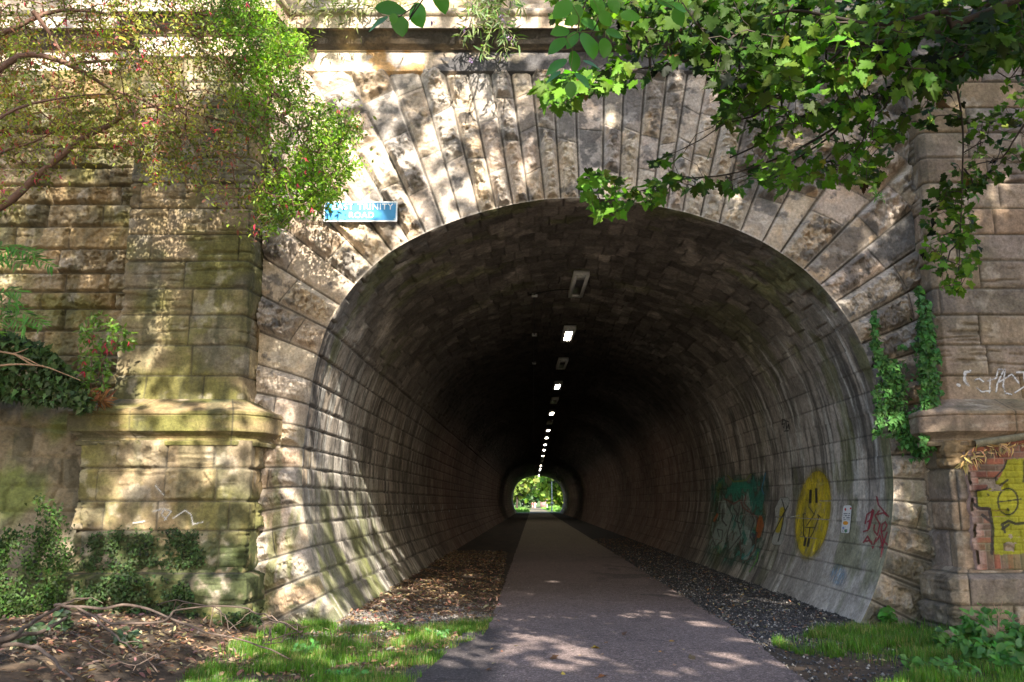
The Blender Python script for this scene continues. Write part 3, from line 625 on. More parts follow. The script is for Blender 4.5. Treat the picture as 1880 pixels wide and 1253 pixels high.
def p_mural(x, y, A, Y):
    u = (x - 1280) * 4.474; v = (y - 840) * 4.474; v = v + 150 * (fbm(Y * 4, A * .25, 312, 4) - .5); u = u + 90 * (fbm(Y * 5, A * .3, 313, 4) - .5)
    box = ss(u, 90 - .09 * (v - 150) , 170) * ss(u, 590 - .10 * (v - 400), 520 - .10 * (v - 400)) * ss(v, 120, 215) * ss(v, 930, 800)
    n = fbm(u / 90, v / 90, 310, 4); n2 = fbm(u / 40, v / 140, 311, 4)
    col = lerp(np.array([.02, .10, .055]), np.array([.015, .16, .12]), ss(n, .4, .6)[..., None])
    col = lerp(col, np.array([.09, .14, .02]), (ss(n2, .55, .65) * (np.abs(u - 330) > 130))[..., None])
    col = lerp(col, np.array([.01, .20, .13]), ss(np.hypot((u - 350) / 110, (v - 260) / 110), 1.1, .7)[..., None])
    al = box * (.35 + .6 * ss(n, .3, .55))
    for (cx, cy, rx, ry) in ((215, 430, 45, 130), (330, 440, 40, 90), (405, 380, 28, 80), (190, 620, 70, 120), (330, 620, 45, 110), (420, 540, 45, 120), (420, 740, 60, 80), (290, 720, 30, 90), (255, 500, 30, 140), (475, 520, 26, 60), (135, 680, 30, 60)):
        m = ss(np.hypot((u - cx) / rx, (v - cy) / ry), 1.05, .85) * (.6 + .4 * n2); col = lerp(col, np.array([.30, .34, .31]), (m * .9)[..., None]); al = np.maximum(al, m * .85)
    for pts, wd, c in (([(185, 250), (205, 330), (165, 450), (130, 620)], 1.1, (.012, .012, .012)), ([(220, 340), (255, 355), (295, 385), (355, 350), (375, 410), (415, 440), (490, 490), (500, 600), (480, 680)], 1.5, (.13, .02, .015)),
                       ([(400, 310), (385, 380), (430, 430)], 1.2, (.13, .02, .015)), ([(210, 430), (205, 520), (240, 560)], 1.4, (.012,) * 3), ([(250, 390), (290, 480), (250, 620), (240, 790)], 1., (.012,) * 3), ([(350, 400), (330, 520), (360, 640), (250, 780)], 1.1, (.012,) * 3),
                       ([(300, 420), (330, 460), (310, 520), (350, 540)], 1.2, (.012,) * 3), ([(440, 450), (470, 520), (430, 640), (460, 700)], 1.2, (.012,) * 3), ([(120, 650), (150, 730), (200, 690), (210, 600), (165, 590), (180, 650)], 1., (.012,) * 3),
                       ([(350, 690), (360, 800), (350, 850), (410, 850), (470, 760), (480, 690)], 1.1, (.10, .03, .02)), ([(455, 630), (470, 650)], 2.6, (.02, .02, .06)), ([(355, 590), (400, 470)], 1., (.012,) * 3),
                       ([(505, 650), (535, 560), (520, 490)], 3.2, (.36, .09, .01)), ([(495, 600), (520, 500)], 3.5, (.36, .09, .01)), ([(140, 520), (165, 470)], 2.2, (.33, .08, .01)),
                       ([(365, 830), (420, 800), (470, 720)], 1.2, (.05, .25, .25)), ([(430, 940), (490, 840), (500, 780)], 1.2, (.12, .30, .02)), ([(560, 130), (530, 260), (545, 300)], 1.3, (.04, .18, .30)), ([(250, 150), (300, 200), (400, 190), (440, 140)], 1.6, (.16, .16, .02))):
        col, al = stroke(col, al, x, y, ql(*pts), wd, c, .9)
    return col, al
wall_paint((1275, 855, 1415, 1065), p_mural, 'dark green mural of tangled pale grey shapes with red and orange outlines')
def p_white(x, y, A, Y):
    u = (x - 1280) * 4.474; v = (y - 840) * 4.474; d = pd(u, v, [(715, 360), (680, 430), (690, 560), (655, 690)])
    al = ss(d, 46, 38) * ss(np.abs(v - 525), 205, 185); col = np.broadcast_to(np.array([.36, .36, .33]), x.shape + (3,)) * 1.
    col = lerp(col, np.array([.45, .36, .02]), ss(pd(u, v, [(700, 430), (690, 520), (660, 600)]), 26, 16)[..., None])
    for pts in ([(695, 345), (722, 440)], [(745, 400), (700, 480), (615, 645)], [(640, 490), (700, 490), (730, 430)], [(715, 470), (690, 600)], [(690, 600), (665, 690)]):
        col, al = stroke(col, al, x, y, ql(*pts), 1., (.012,) * 3)
    for pts in ([(765, 492), (840, 475)],): col, al = stroke(col, al, x, y, ql(*pts), .8, (.7, .7, .66))
    return col, al
wall_paint((1412, 905, 1470, 1005), p_white, 'small white and yellow painted figure crossed by black strokes')
RED = (.30, .02, .04)
def p_red(x, y, A, Y):
    col = np.broadcast_to(np.array(RED), x.shape + (3,)) * 1.; al = np.zeros(x.shape)
    for pts in ([(1475, 325), (1488, 390), (1530, 440), (1572, 487)], [(1365, 610), (1400, 600), (1440, 430), (1450, 440), (1412, 585)], [(1380, 545), (1395, 470), (1440, 440)], [(1400, 530), (1430, 505)], [(1495, 440), (1462, 480), (1500, 550), (1480, 640), (1450, 600), (1455, 555)],
                [(1480, 470), (1530, 455), (1560, 480)], [(1510, 600), (1520, 550), (1545, 530), (1558, 560), (1540, 600), (1512, 610), (1530, 690)], [(1560, 615), (1525, 720), (1508, 818)], [(1365, 700), (1400, 648), (1422, 695)], [(1372, 690), (1415, 685)], [(1428, 690), (1442, 745), (1470, 660)], [(1470, 690), (1500, 640), (1520, 720)], [(1500, 740), (1535, 690), (1560, 715)]):
        col, al = stroke(col, al, x, y, ql(*pts), 1.25, RED, .85)
    return col, al
wall_paint((1580, 905, 1636, 1028), p_red, 'dark red scrawled tag near the edge of the arch')
def p_blue(x, y, A, Y):
    u = (x - 1280) * 4.474; v = (y - 840) * 4.474; e = np.hypot((u - 1155 - .0 * v) / 85, (v - 975) / 105)
    return np.broadcast_to(np.array([.26, .36, .46]), x.shape + (3,)) * 1., ss(e, 1.05, .5) * .55 * ss(fbm(Y * 20, A * .4, 320, 3), .3, .6)
wall_paint((1515, 1030, 1565, 1085), p_blue, 'faded pale blue sprayed patch')
def p_black(x, y, A, Y):
    col = np.broadcast_to(np.array([.008] * 3), x.shape + (3,)) * 1.; al = np.zeros(x.shape)
    for pts in ([(1437, 772), (1436, 780), (1440, 778), (1439, 786)], [(1443, 770), (1444, 788), (1448, 779), (1449, 788)], [(1440, 792), (1447, 791)], [(1436, 770), (1448, 775)]):
        col, al = stroke(col, al, x, y, pts, .9, (.008,) * 3, .9)
    return col, al
wall_paint((1430, 764, 1456, 796), p_black, 'tiny black tag high on the wall')
def p_dash(x, y, A, Y):
    col = np.broadcast_to(np.array([.6, .6, .56]), x.shape + (3,)) * 1.; al = np.zeros(x.shape); r = np.random.default_rng(5)
    for (cx, cy) in ((470, 800), (505, 812), (530, 785), (545, 795), (560, 805), (580, 775), (605, 795), (620, 790), (645, 760), (665, 770), (695, 770), (712, 790), (735, 780), (770, 775), (800, 785), (830, 770), (480, 790)):
        X0, Y0 = cx / 2.32 + 480, cy / 2.32 + 600; dx = r.uniform(-2, 1); dy = r.uniform(3, 8)
        col, al = stroke(col, al, x, y, [(X0 - dx, Y0 - dy / 1.2), (X0 + dx, Y0 + dy / 1.2)], .55, (.6, .6, .56), .8)
    return col, al
wall_paint((675, 915, 850, 960), p_dash, 'row of small white paint dashes along the left wall')
def p_scrib(x, y, A, Y):
    def w8(*p): return [(a / 2.785 + 1400, b / 2.785 + 400) for a, b in p]
    col = np.broadcast_to(np.array([.55, .55, .57]), x.shape + (3,)) * 1.; al = np.zeros(x.shape)
    for pts, wd in ((w8((998, 852), (1006, 858)), 3.6), (w8((1062, 785), (1035, 790), (1032, 830), (1052, 858)), 3.2), (w8((1085, 830), (1108, 822), (1130, 838)), 2.), (w8((1095, 870), (1120, 890), (1165, 886)), 1.8), (w8((1150, 835), (1195, 820), (1205, 775), (1235, 775), (1200, 850), (1195, 890)), 2.),
                    (w8((1240, 775), (1230, 860), (1240, 895), (1275, 905)), 1.8), (w8((1210, 840), (1275, 800), (1310, 845)), 2.), (w8((1300, 790), (1335, 790), (1345, 850)), 2.4), (w8((1165, 820), (1160, 900)), 1.6), (w8((1290, 895), (1360, 850)), 1.8), (w8((1008, 930), (1020, 925)), 1.5)):
        col, al = stroke(col, al, x, y, pts, wd * .8, (.55, .55, .57), .75)
    return col, al * (.5 + .6 * ss(fbm(x / 6, y / 6, 330, 3), .35, .55))
flat_paint((5.95, 11.728, 3.0), 1.6, .7, p_scrib, 'faded white looping scribble', bridge)
def p_faint(x, y, A, Y):
    def w6(*p): return [(a / 2.766, b / 2.766 + 800) for a, b in p]
    col = np.broadcast_to(np.array([.55, .52, .48]), x.shape + (3,)) * 1.; al = np.zeros(x.shape)
    for pts in (w6((640, 380), (632, 420), (650, 400)), w6((675, 445), (735, 435)), w6((780, 385), (830, 370), (870, 385), (850, 410), (835, 430)), w6((790, 255), (830, 300)), w6((880, 420), (940, 380), (970, 400), (980, 450), (1030, 440)), w6((830, 380), (820, 400), (845, 425))):
        col, al = stroke(col, al, x, y, pts, 1.6, (.55, .52, .48), .5)
    return col, al
flat_paint((-4.9, 11.425, 1.2), 1.4, .75, p_faint, 'faint white chalky scribble', bridge)

# sticker panel
def build_sticker():
    c = ray_lining([1553, 1552], [930, 977]); a0, a1 = sorted((c[0, 0], c[1, 0])); Yc = c[:, 1].mean()
    t = thing('sticker', 'tall white sticker with red, orange and green print beside the yellow smiling face', 'sticker', tuple(lining_pt(np.array(c[:, 0].mean()), np.array(Yc))))
    A, Y = np.meshgrid(np.arange(a0 - .3, a1 + .3, .06), np.arange(Yc - .42, Yc + .42, .008), indexing='ij'); x, z = prof_pt(A); th = np.radians(A); off = .018
    P = np.stack([x - np.sin(th) * off + SKEW * (Y - YF), Y, z - np.cos(th) * off], -1)
    px, py, _ = PX(P); u = (px - 1280) * 4.474; v = (py - 840) * 4.474; uc = 1235 - (v - 400) * .09
    al = (np.maximum(np.abs(u - uc) / 36, 0) ** 6 + (np.abs(v - 510) / 116) ** 10) < 1
    col = np.broadcast_to(np.array([.72, .71, .72]), P.shape) * 1.
    def blot(cx, cy, rx, ry, c): 
        nonlocal col
        col = np.where((np.hypot((u - cx) / rx, (v - cy) / ry) < 1)[..., None], np.array(c), col)
    blot(1217, 428, 7, 12, (.5, .03, .04)); blot(1260, 420, 7, 9, (.5, .03, .04)); blot(1218, 540, 22, 16, (.75, .32, .02)); blot(1220, 605, 11, 14, (.03, .22, .08)); blot(1200, 580, 9, 10, (.2, .3, .6))
    rowm = ((v > 450) & (v < 515) & (np.mod(v, 17) < 8) & (np.abs(u - uc) < 26) & (hsh(np.floor(u / 6), np.floor(v / 17), 3) > .35)) | ((v > 568) & (v < 618) & (np.mod(v, 10) < 4) & (u < 1235) & (hsh(np.floor(u / 5), np.floor(v / 10), 3) > .4) & (np.abs(u - uc) < 28))
    col = np.where(rowm[..., None], np.array([.12, .12, .16]), col)
    mask = al[:-1, :-1] & al[1:, 1:] & al[1:, :-1] & al[:-1, 1:]
    gridmesh('printed_sheet', P, mat_vcol('sticker_print', 60, .06, .0005, .5), t, col, flip=True, mask=mask)
build_sticker()

# ------------------------------------------------------------------ brick wall at the right
bw = thing('brick_wall', 'weathered red brick infill wall with sloping coping under the right-hand pier band', 'wall', (7.4, 11.4, .75))
def w7(*p): return [(a / 3.132 + 1660, b / 3.132 + 780) for a, b in p]
def build_brick():
    u = np.arange(5.80, 9.6, .011); z = np.arange(.76, 3.0, .011); U, Z = np.meshgrid(u, z, indexing='ij')
    X = U + 0; zz = Z
    zs = np.concatenate([[.76, .78], [1.0], np.arange(1.085, 3.2, .083)])
    h1, h2, h3, d, dz = masonry(U, Z, zs, (.225, .232), 401, 1)
    edge = 5.86 + .05 * np.floor(Z / .166 % 2) + .06 * fbm(Z * 9, Z * 0, 402, 3) + .05 * (1 - Z / 2.5) * 0
    g = 1 - ss(d, .003, .010)
    sold = (Z > .78) & (Z < 1.0)
    du = np.abs(np.mod(U, .085) - .0425); g = np.where(sold, ss(du, .034, .041), g)
    h1 = np.where(sold, hsh(np.floor(U / .085), U * 0, 7), h1)
    h = .008 * (h2 - .5) + .01 * (fbm(U * 25, Z * 25, 403, 4) - .5) - .012 * g
    miss = (h3 > .93) & (U < 6.4); h = h - .05 * miss
    pal = .72 * np.array([(.24, .085, .055), (.30, .11, .07), (.20, .08, .06), (.17, .11, .08), (.27, .14, .10)])
    c = pal[np.floor(h1 * 4.99).astype(int)] * (.8 + .4 * h2)[..., None]
    c = lerp(c, np.array([.17, .145, .12]), (g * .85)[..., None]); c = lerp(c, np.array([.05, .045, .04]), (miss * .8)[..., None])
    c = lerp(c, np.array([.13, .13, .05]), (ss(fbm(U * 2, Z * 2, 404, 4), .52, .66) * .5)[..., None])
    c = lerp(c, np.array([.27, .185, .16]), (ss(U, edge + .10, edge) * .8)[..., None]); h = h + .02 * ss(U, edge + .08, edge) * fbm(U * 20, Z * 20, 405, 3)
    P = np.stack([X, 11.385 - h, Z], -1)
    # yellow-green painted figure with black outlines, sprayed over the bricks
    px, py, _ = PX(P); uu = (px - 1660) * 3.132; vv = (py - 780) * 3.132
    yel = inpoly(uu + 14 * (fbm(U * 14, Z * 14, 407, 3) - .5), vv + 14 * (fbm(U * 14, Z * 14, 411, 3) - .5), [(410, 385), (500, 368), (560, 290), (590, 200), (800, 195), (900, 300), (800, 740), (520, 748), (505, 600), (490, 480), (420, 470)]) 
    n = fbm(U * 3, Z * 3, 406, 3); c = np.where(yel[..., None], lerp(np.array([.19, .19, .015]), np.array([.29, .27, .02]), n[..., None]), c)
    for pts, wd in ((w7((415, 380), (470, 372), (520, 310), (575, 250), (590, 205)), 1.6), (w7((510, 380), (595, 318)), 2.1), (w7((415, 385), (420, 470), (370, 430)), 1.8), (w7((375, 440), (430, 480), (490, 485), (510, 600), (505, 740)), 3.2), (w7((450, 520), (500, 560)), 3.),
                    ([(1660 + (597 + 58 * math.cos(t)) / 3.132, 780 + (443 + 76 * math.sin(t)) / 3.132) for t in np.linspace(0, 6.3, 24)], 1.7), (w7((535, 445), (600, 438), (672, 428)), 1.3), (w7((595, 486), (600, 492)), 2.4),
                    (w7((580, 618), (562, 575), (600, 553), (640, 570), (800, 560)), 2.6), (w7((565, 600), (600, 575)), 2.6), (w7((690, 205), (686, 330)), 1.6), (w7((480, 400), (486, 408)), 1.7)):
        m = ss(pd(px, py, pts), wd + .5, wd - .5) * .9; c = lerp(c, np.array([.022, .02, .02]), m[..., None])
    top = np.interp(U, [5.8, 6.0, 7.1, 9.6], [2.22, 2.30, 2.47, 2.86])
    keep = ((Z < top) & (U > edge - .02))
    mask = keep[:-1, :-1] & keep[1:, 1:]
    gridmesh('brickwork', P, M_BRICK, bw, c, mask=mask)
    # sloping stone coping
    uu_ = np.linspace(6.0, 9.6, 200); t = np.interp(uu_, [5.8, 6.0, 7.1, 9.6], [2.22, 2.30, 2.47, 2.86])
    rows = []
    for (oy, oz) in ((.03, 0), (-.06, 0), (-.065, .075), (-.05, .085), (.12, .11)):
        rows.append(np.stack([uu_, 11.385 + oy + .006 * (fbm(uu_ * 8, uu_ * 0 + oz * 50, 409, 3) - .5), t + oz + .01 * (fbm(uu_ * 5, uu_ * 0, 408, 3) - .5)], -1))
    P2 = np.stack(rows, 1); c2 = np.array([.17, .15, .10]) * (.7 + .6 * fbm(P2[..., 0] * 4, P2[..., 2] * 4, 410, 3))[..., None]
    gridmesh('coping', P2, M_STONE, bw, c2)
    # return face closing the cut edge
    zz = np.linspace(.76, 2.25, 60); e = 5.86 + .06 * fbm(zz * 9, zz * 0, 402, 3)
    P3 = np.stack([np.stack([e, 0 * e + 11.385, zz], -1), np.stack([e - .02, 0 * e + 11.48, zz], -1)], 1)
    gridmesh('mortar_edge', P3, M_BRICK, bw, np.broadcast_to(np.array([.30, .20, .17]), P3.shape), flip=True)
build_brick()

# ------------------------------------------------------------------ leaning wing wall at the left
def bank(x, y):
    b = .27 * ss(-x, 2.9, 4.3) * ss(y, 16, 12) + .14 * ss(-x, 4.6, 7.5) * ss(y, 16, 12) + .12 * ss(x, 5.3, 8) * ss(y, 15, 12)
    return b
wing = thing('wing_wall', 'leaning mossy retaining wall of rendered stone at the far left below the ivy', 'wall', (-6.5, 10.8, .5))
def build_wing():
    u = np.arange(0, 5.2, .018); v = np.arange(0, 3.0, .018); U, V = np.meshgrid(u, v, indexing='ij')
    bx = -5.68 - U * .86; by = 11.62 - U * .42 - .05 * U * U * .3; lean = .42 * (V / 2.6)
    h1, h2, h3, d, dz = masonry(U + .2 * fbm(U * 2, V * 2, 420, 3), V + .1 * fbm(U * 2, V * 2, 421, 3), courses(0, 3, (.3, .5), 3), (.5, 1.0), 422)
    h = rock(U, V, h1, d, .04, .0, 423) * .7 + .10 * (fbm(U * 1.5, V * 1.5, 424, 4) - .5)
    X = bx - .44 * lean + h * .44; Y = by + .9 * lean - h * .9; Z = V + .0
    c = lerp(np.array([.12, .10, .065]), np.array([.22, .18, .125]), fbm(U * 2, V * 2, 425, 4)[..., None])
    c = lerp(c, np.array([.11, .125, .04]), ss(fbm(U * 1.5, V * 1.2, 426, 4) + .3 * ss(V, 1.5, .3) - .1, .42, .6)[..., None])
    c = lerp(c, np.array([.05, .05, .035]), (ss(fbm(U * 4, V * 2.5, 427, 4), .55, .65) * .6)[..., None])
    gridmesh('retaining_face', np.stack([X, Y, Z], -1), M_STONE, wing, c, flip=True)
build_wing()

# ------------------------------------------------------------------ ground, path
def axis(vals):
    out = []
    for a, b, st in vals: out.append(np.arange(a, b, st))
    return np.concatenate(out)
gx = axis([(-300, -20, 20), (-20, -9, .5), (-9, 9, .05), (9, 20, .5), (20, 301, 20)]); gy = axis([(-60, 2, 2), (2, 5, .2), (5, 15, .04), (15, 24, .12), (24, 60, 1.), (60, 200, 5), (200, 801, 40)])
GX, GY = np.meshgrid(gx, gy, indexing='ij')
near = ss(GY, 30, 14)
GZ = bank(GX, GY) + near * (.05 * (fbm(GX * 1.3, GY * 1.3, 500, 4) - .5) + .02 * (fbm(GX * 9, GY * 9, 501, 4) - .5))
pathm = ss(GX, -1.3, -.6) * ss(GX, 3.8, 3.1); GZ = GZ * (1 - pathm) - .03 * pathm
# beyond the far mouth the banks rise either side of the path
GZ = GZ + 3.0 * ss(np.abs(GX - 5.0), 3.5, 14) * ss(GY, 150, 162)
def ground_z(x, y):
    n = ss(y, 30, 14); z = bank(x, y) + n * (.05 * (fbm(x * 1.3, y * 1.3, 500, 4) - .5) + .02 * (fbm(x * 9, y * 9, 501, 4) - .5))
    p = ss(x, -1.3, -.6) * ss(x, 3.8, 3.1); return z * (1 - p) - .03 * p
gc = np.broadcast_to(np.array([.06, .043, .031]), GX.shape + (3,)) * 1.
gc = lerp(gc, np.array([.10, .065, .04]), (ss(fbm(GX * 2.5, GY * 2.5, 503, 4), .42, .6) * .7)[..., None])
gc = lerp(gc, np.array([.05, .046, .045]), (ss(GX, 2.6, 3.0) * ss(GY, 10.0, 11.2))[..., None])
gc = lerp(gc, np.array([.26, .23, .20]), (ss(np.hypot((GX + 1.3) / 1.3, (GY - 12.3) / .9) + .5 * (fbm(GX * 3, GY * 3, 505, 3) - .5), 1.1, .7) * .9)[..., None])
gc = lerp(gc, np.array([.10, .15, .03]), (ss(GY, 144, 148) * .9)[..., None])
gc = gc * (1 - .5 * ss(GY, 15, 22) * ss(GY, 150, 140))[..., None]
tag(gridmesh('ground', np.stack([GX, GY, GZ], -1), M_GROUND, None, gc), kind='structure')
py_ = axis([(-20, 5, 1), (5, 24, .05), (24, 60, .5), (60, 420, 4)])
def edgeL(y): return -.29 + SKEW * (y - YF) + .03 * (fbm(y * 2, y * 0, 510, 3) - .5) + .07 * (fbm(y * 7, y * 0, 516, 4) - .5) - .42 * ss(y, 11.6, 8.2) - .28 * ss(y, 11.75, 11.3)
def edgeR(y): return 2.88 + SKEW * (y - YF) + .05 * (fbm(y * 2, y * 0 + 4, 511, 3) - .5) + .07 * (fbm(y * 7, y * 0, 517, 4) - .5) - .1 * ss(y, 12, 8)
tt = np.linspace(0, 1, 60); PXx = edgeL(py_)[:, None] * (1 - tt) + edgeR(py_)[:, None] * tt; PYy = np.repeat(py_[:, None], 60, 1)
PZ = .006 + .018 * np.sin(tt * np.pi)[None] + .006 * (fbm(PXx * 2, PYy * 1.0, 512, 3) - .5)
pc = np.broadcast_to(np.array([.128, .096, .090]), PXx.shape + (3,)) * (.85 + .3 * fbm(PXx * .8, PYy * .8, 513, 4))[..., None]
pc = lerp(pc, np.array([.035, .03, .032]), (ss(fbm(PXx * 1.6, PYy * 1.2, 514, 4), .62, .72) * .5 * ss(PXx, 1.2, 2.3))[..., None])
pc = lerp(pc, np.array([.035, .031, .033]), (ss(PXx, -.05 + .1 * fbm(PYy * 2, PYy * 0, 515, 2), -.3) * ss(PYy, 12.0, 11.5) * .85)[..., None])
pc = lerp(pc, np.array([.15, .13, .085]), (ss(PYy, 22, 40) * .8)[..., None])
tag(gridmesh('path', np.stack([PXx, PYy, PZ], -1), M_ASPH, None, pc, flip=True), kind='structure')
# hill the tunnel runs through
hx = np.array([-60, -30, -10, 0, 12, 32, 62.]); hy = np.array([12.75, 13.0, 40, 80, 120, 143, 146.1]); HX, HY = np.meshgrid(hx, hy, indexing='ij')
HZ = 8.7 + 0 * HX; HZ[:, 0] = 8.0; HZ[:, -1] = 7.4
tag(gridmesh('hill', np.stack([HX, HY, HZ], -1), M_GROUND, None, np.broadcast_to(np.array([.07, .10, .03]), HX.shape + (3,)), smooth=False), kind='structure')
# ------------------------------------------------------------------ lamps and conduit on the tunnel crown
def crown_z(x, Y):
    a = np.linspace(-30, 30, 241); px_, pz_ = prof_pt(a); return float(np.interp(x - SKEW * (Y - YF), px_, pz_))
LAMPS = [(17, 0), (22.2, 1), (27.1, 0), (32.3, 1), (37.2, 0), (42.3, 1), (47.4, 0), (52.5, 1), (58.5, 1), (65.7, 1), (72.6, 1), (76.3, 0), (81.3, 1), (86.9, 0), (91.4, 0), (96.4, 0), (103, 1), (112, 1), (118, 1), (127, 0), (137, 1), (144, 1)]
ORD = ['first', 'second', 'third', 'fourth', 'fifth', 'sixth', 'seventh', 'eighth', 'ninth', 'tenth', 'eleventh', 'twelfth', 'thirteenth']
nl = [0, 0]
cas, dif = None, {}
def lamp_meshes():
    # casing: shallow box with a rebated lower frame, length along Y
    parts = [box(0, 0, .045, .30, 1.8, .09)]
    parts += [box(-.115, 0, -.006, .07, 1.8, .014), box(.115, 0, -.006, .07, 1.8, .014), box(0, -.74, -.006, .16, .32, .014), box(0, .78, -.006, .16, .24, .014), box(0, -.905, .05, .03, .012, .03)]
    return merge(parts), box(0, .02, -.003, .158, 1.26, .008)
(cV, cF), (dV, dF) = lamp_meshes()
for i, (Y, on) in enumerate(LAMPS):
    x = 1.24 + SKEW * (Y - 17) + .09; z = crown_z(x, Y) - .13
    nl[on] += 1; o_ = ORD[nl[on] - 1]
    lab = ('%s glowing ceiling lamp counting from the near end of the tunnel' if on else '%s unlit pale ceiling lamp counting from the near end of the tunnel') % o_
    t = thing('ceiling_lamp', lab, 'lamp', (x, Y, z), 'lamps along the tunnel crown')
    if cas is None:
        cas = mk('casing', cV + (x, Y, z), cF, M_WHITE, t); cas.matrix_parent_inverse = Matrix(); cas.data.vertices.foreach_set('co', cV.astype(np.float32).ravel())
        c = cas
    else: c = cas.copy(); COL.objects.link(c); c.parent = t
    if on not in dif:
        d = mk('diffuser', dV, dF, M_LIT if on else M_DARKGLASS, t); d.matrix_parent_inverse = Matrix(); dif[on] = d
    else: d = dif[on].copy(); COL.objects.link(d); d.parent = t
for c in list(bpy.data.objects):
    if c.name.startswith('casing'): c.matrix_parent_inverse = Matrix()
def crown_line(x0, Ys, off): return [(x0 + SKEW * (Y - YF), Y, crown_z(x0 + SKEW * (Y - YF), Y) - off) for Y in Ys]
cv = thing('cable_conduit', 'thin black cable conduit running inward along the tunnel crown left of the lamps', 'cable', (.35, 17.9, 5.8))
V, F = tube(crown_line(.33, [17.9, 24, 40, 70, 110, 145.5], .05), [.012] * 6, 6, 1.5, 0); mk('conduit', V, F, M_CABLE, cv)
p0 = (.35, 17.85, crown_z(.35, 17.85) - .05); V, F = tube([p0, (.85, 17.6, crown_z(.85, 17.6) - .06), (1.2, 17.45, crown_z(1.2, 17.45) - .08)], [.010] * 3, 6, .1, 0); mk('branch_cable', V, F, M_CABLE, cv)
for i, (Y, lb) in enumerate(((17.9, 'pale junction box nearest the tunnel mouth on the crown'), (22.3, 'small pale junction box second from the mouth on the crown conduit'), (27.0, 'small pale junction box third from the mouth on the crown conduit'))):
    x = .34 + SKEW * (Y - YF); t = thing('junction_box', lb, 'junction box', (x, Y, crown_z(x, Y) - .05), 'junction boxes on the crown conduit')
    V, F = box(x, Y, crown_z(x, Y) - .055, .12, .10, .07); mk('lid', V, F, M_WHITE, t)
    V, F = box(x, Y - .056, crown_z(x, Y) - .05, .03, .012, .03); mk('gland', V, F, M_CABLE, t)

# ------------------------------------------------------------------ street name sign
def text_mesh(s, size, x, y, z, mat, parent, name, extr=.003, space=1.08, bold=.012):
    cu = bpy.data.curves.new('t', 'FONT'); cu.body = s; cu.size = size; cu.align_x = 'CENTER'; cu.align_y = 'CENTER'; cu.extrude = extr; cu.space_character = space; cu.offset = bold * size; cu.space_word = 1.3
    to = bpy.data.objects.new('t', cu); COL.objects.link(to)
    me = bpy.data.meshes.new_from_object(to.evaluated_get(bpy.context.evaluated_depsgraph_get())); bpy.data.objects.remove(to)
    me.transform(Matrix.Translation((x, y, z)) @ Matrix.Rotation(math.pi / 2, 4, 'X')); me.materials.clear()
    return link(name, me, mat, parent)
SY = 12.04
a_ = W(594, 407, SY); b_ = W(729.5, 370.5, SY); sx, sz = (a_[0] + b_[0]) / 2, (a_[2] + b_[2]) / 2; sw, sh = b_[0] - a_[0], b_[2] - a_[2]
sign = thing('street_sign', 'blue street name sign with white border and lettering on the blocks left of the arch', 'sign', (sx, SY, sz))
def rrect(w_, h_, r, y0, y1, cx, cz, k=6):
    pts = []
    for qx, qz, s0 in ((1, 1, 0), (-1, 1, 90), (-1, -1, 180), (1, -1, 270)):
        for t in np.linspace(0, 90, k): pts.append((cx + qx * (w_ / 2 - r) + r * math.cos(R(s0 + t)), cz + qz * (h_ / 2 - r) + r * math.sin(R(s0 + t))))
    return pts
def plate(name, pts, y0, y1, mat, parent):
    n = len(pts); me = bpy.data.meshes.new(name); me.from_pydata([(x, y0, z) for x, z in pts] + [(x, y1, z) for x, z in pts], [], [list(range(n))[::-1], list(range(n, 2 * n))] + [(i, (i + 1) % n, n + (i + 1) % n, n + i) for i in range(n)])
    return link(name, me, mat, parent)
def frame(name, outer, inner, y0, y1, mat, parent):
    n = len(outer); V = [(x, y0, z) for x, z in outer] + [(x, y0, z) for x, z in inner] + [(x, y1, z) for x, z in outer] + [(x, y1, z) for x, z in inner]
    F = []
    for i in range(n):
        j = (i + 1) % n; F += [(i, j, n + j, n + i), (i, 2 * n + i, 2 * n + j, j), (n + i, n + j, 3 * n + j, 3 * n + i)]
    me = bpy.data.meshes.new(name); me.from_pydata(V, [], F); return link(name, me, mat, parent)
plate('plate', rrect(sw, sh, .012, 0, 0, sx, sz), SY, SY + .025, M_SIGNB, sign)
frame('border', rrect(sw + .004, sh + .004, .014, 0, 0, sx, sz), rrect(sw - .034, sh - .034, .006, 0, 0, sx, sz), SY - .004, SY + .02, M_SIGNW, sign)
for sx_ in (-1, 1):
    for sz_ in (-1, 1): V, F = box(sx + sx_ * (sw / 2 - .035), SY - .004, sz + sz_ * (sh / 2 - .035), .014, .008, .014); mk('screw', V, F, M_METAL, sign)
t1 = W(666, 380.5, SY); t2 = W(663.5, 396, SY)
text_mesh('EAST TRINITY', .126, t1[0], SY - .003, t1[2], M_SIGNW, sign, 'lettering', space=1.12)
text_mesh('ROAD', .122, t2[0], SY - .003, t2[2], M_SIGNW, sign, 'lettering', space=1.12)
# ------------------------------------------------------------------ sycamore over the path (right), crown mostly out of frame
def crpts(lst, Y0, Y1=None):
    n = len(lst); Y1 = Y0 if Y1 is None else Y1
    return [W(x, y, Y0 + (Y1 - Y0) * i / (n - 1)) for i, (x, y) in enumerate(lst)]
BARK = np.array([.045, .035, .029])
def bark_tube(name, pts, rad, parent, k=8, col=BARK, step=.08):
    V, F = tube(pts, rad, k, step, .2); return mk(name, V, F, M_BARK, parent, np.broadcast_to(col, V.shape), True)
syc = thing('sycamore_tree', 'sycamore with broad lobed leaves whose dark boughs hang across the right side of the arch', 'tree', (6.6, 1.5, 0))
bark_tube('trunk', [(6.6, 1.5, -.1), (6.55, 1.5, 2), (6.4, 1.6, 4), (6.3, 1.5, 6.5), (6.0, 1.2, 9.5), (5.5, .8, 13)], [.28, .22, .19, .16, .11, .04], syc, 12)
S = [6.35, 1.6, 4.6]
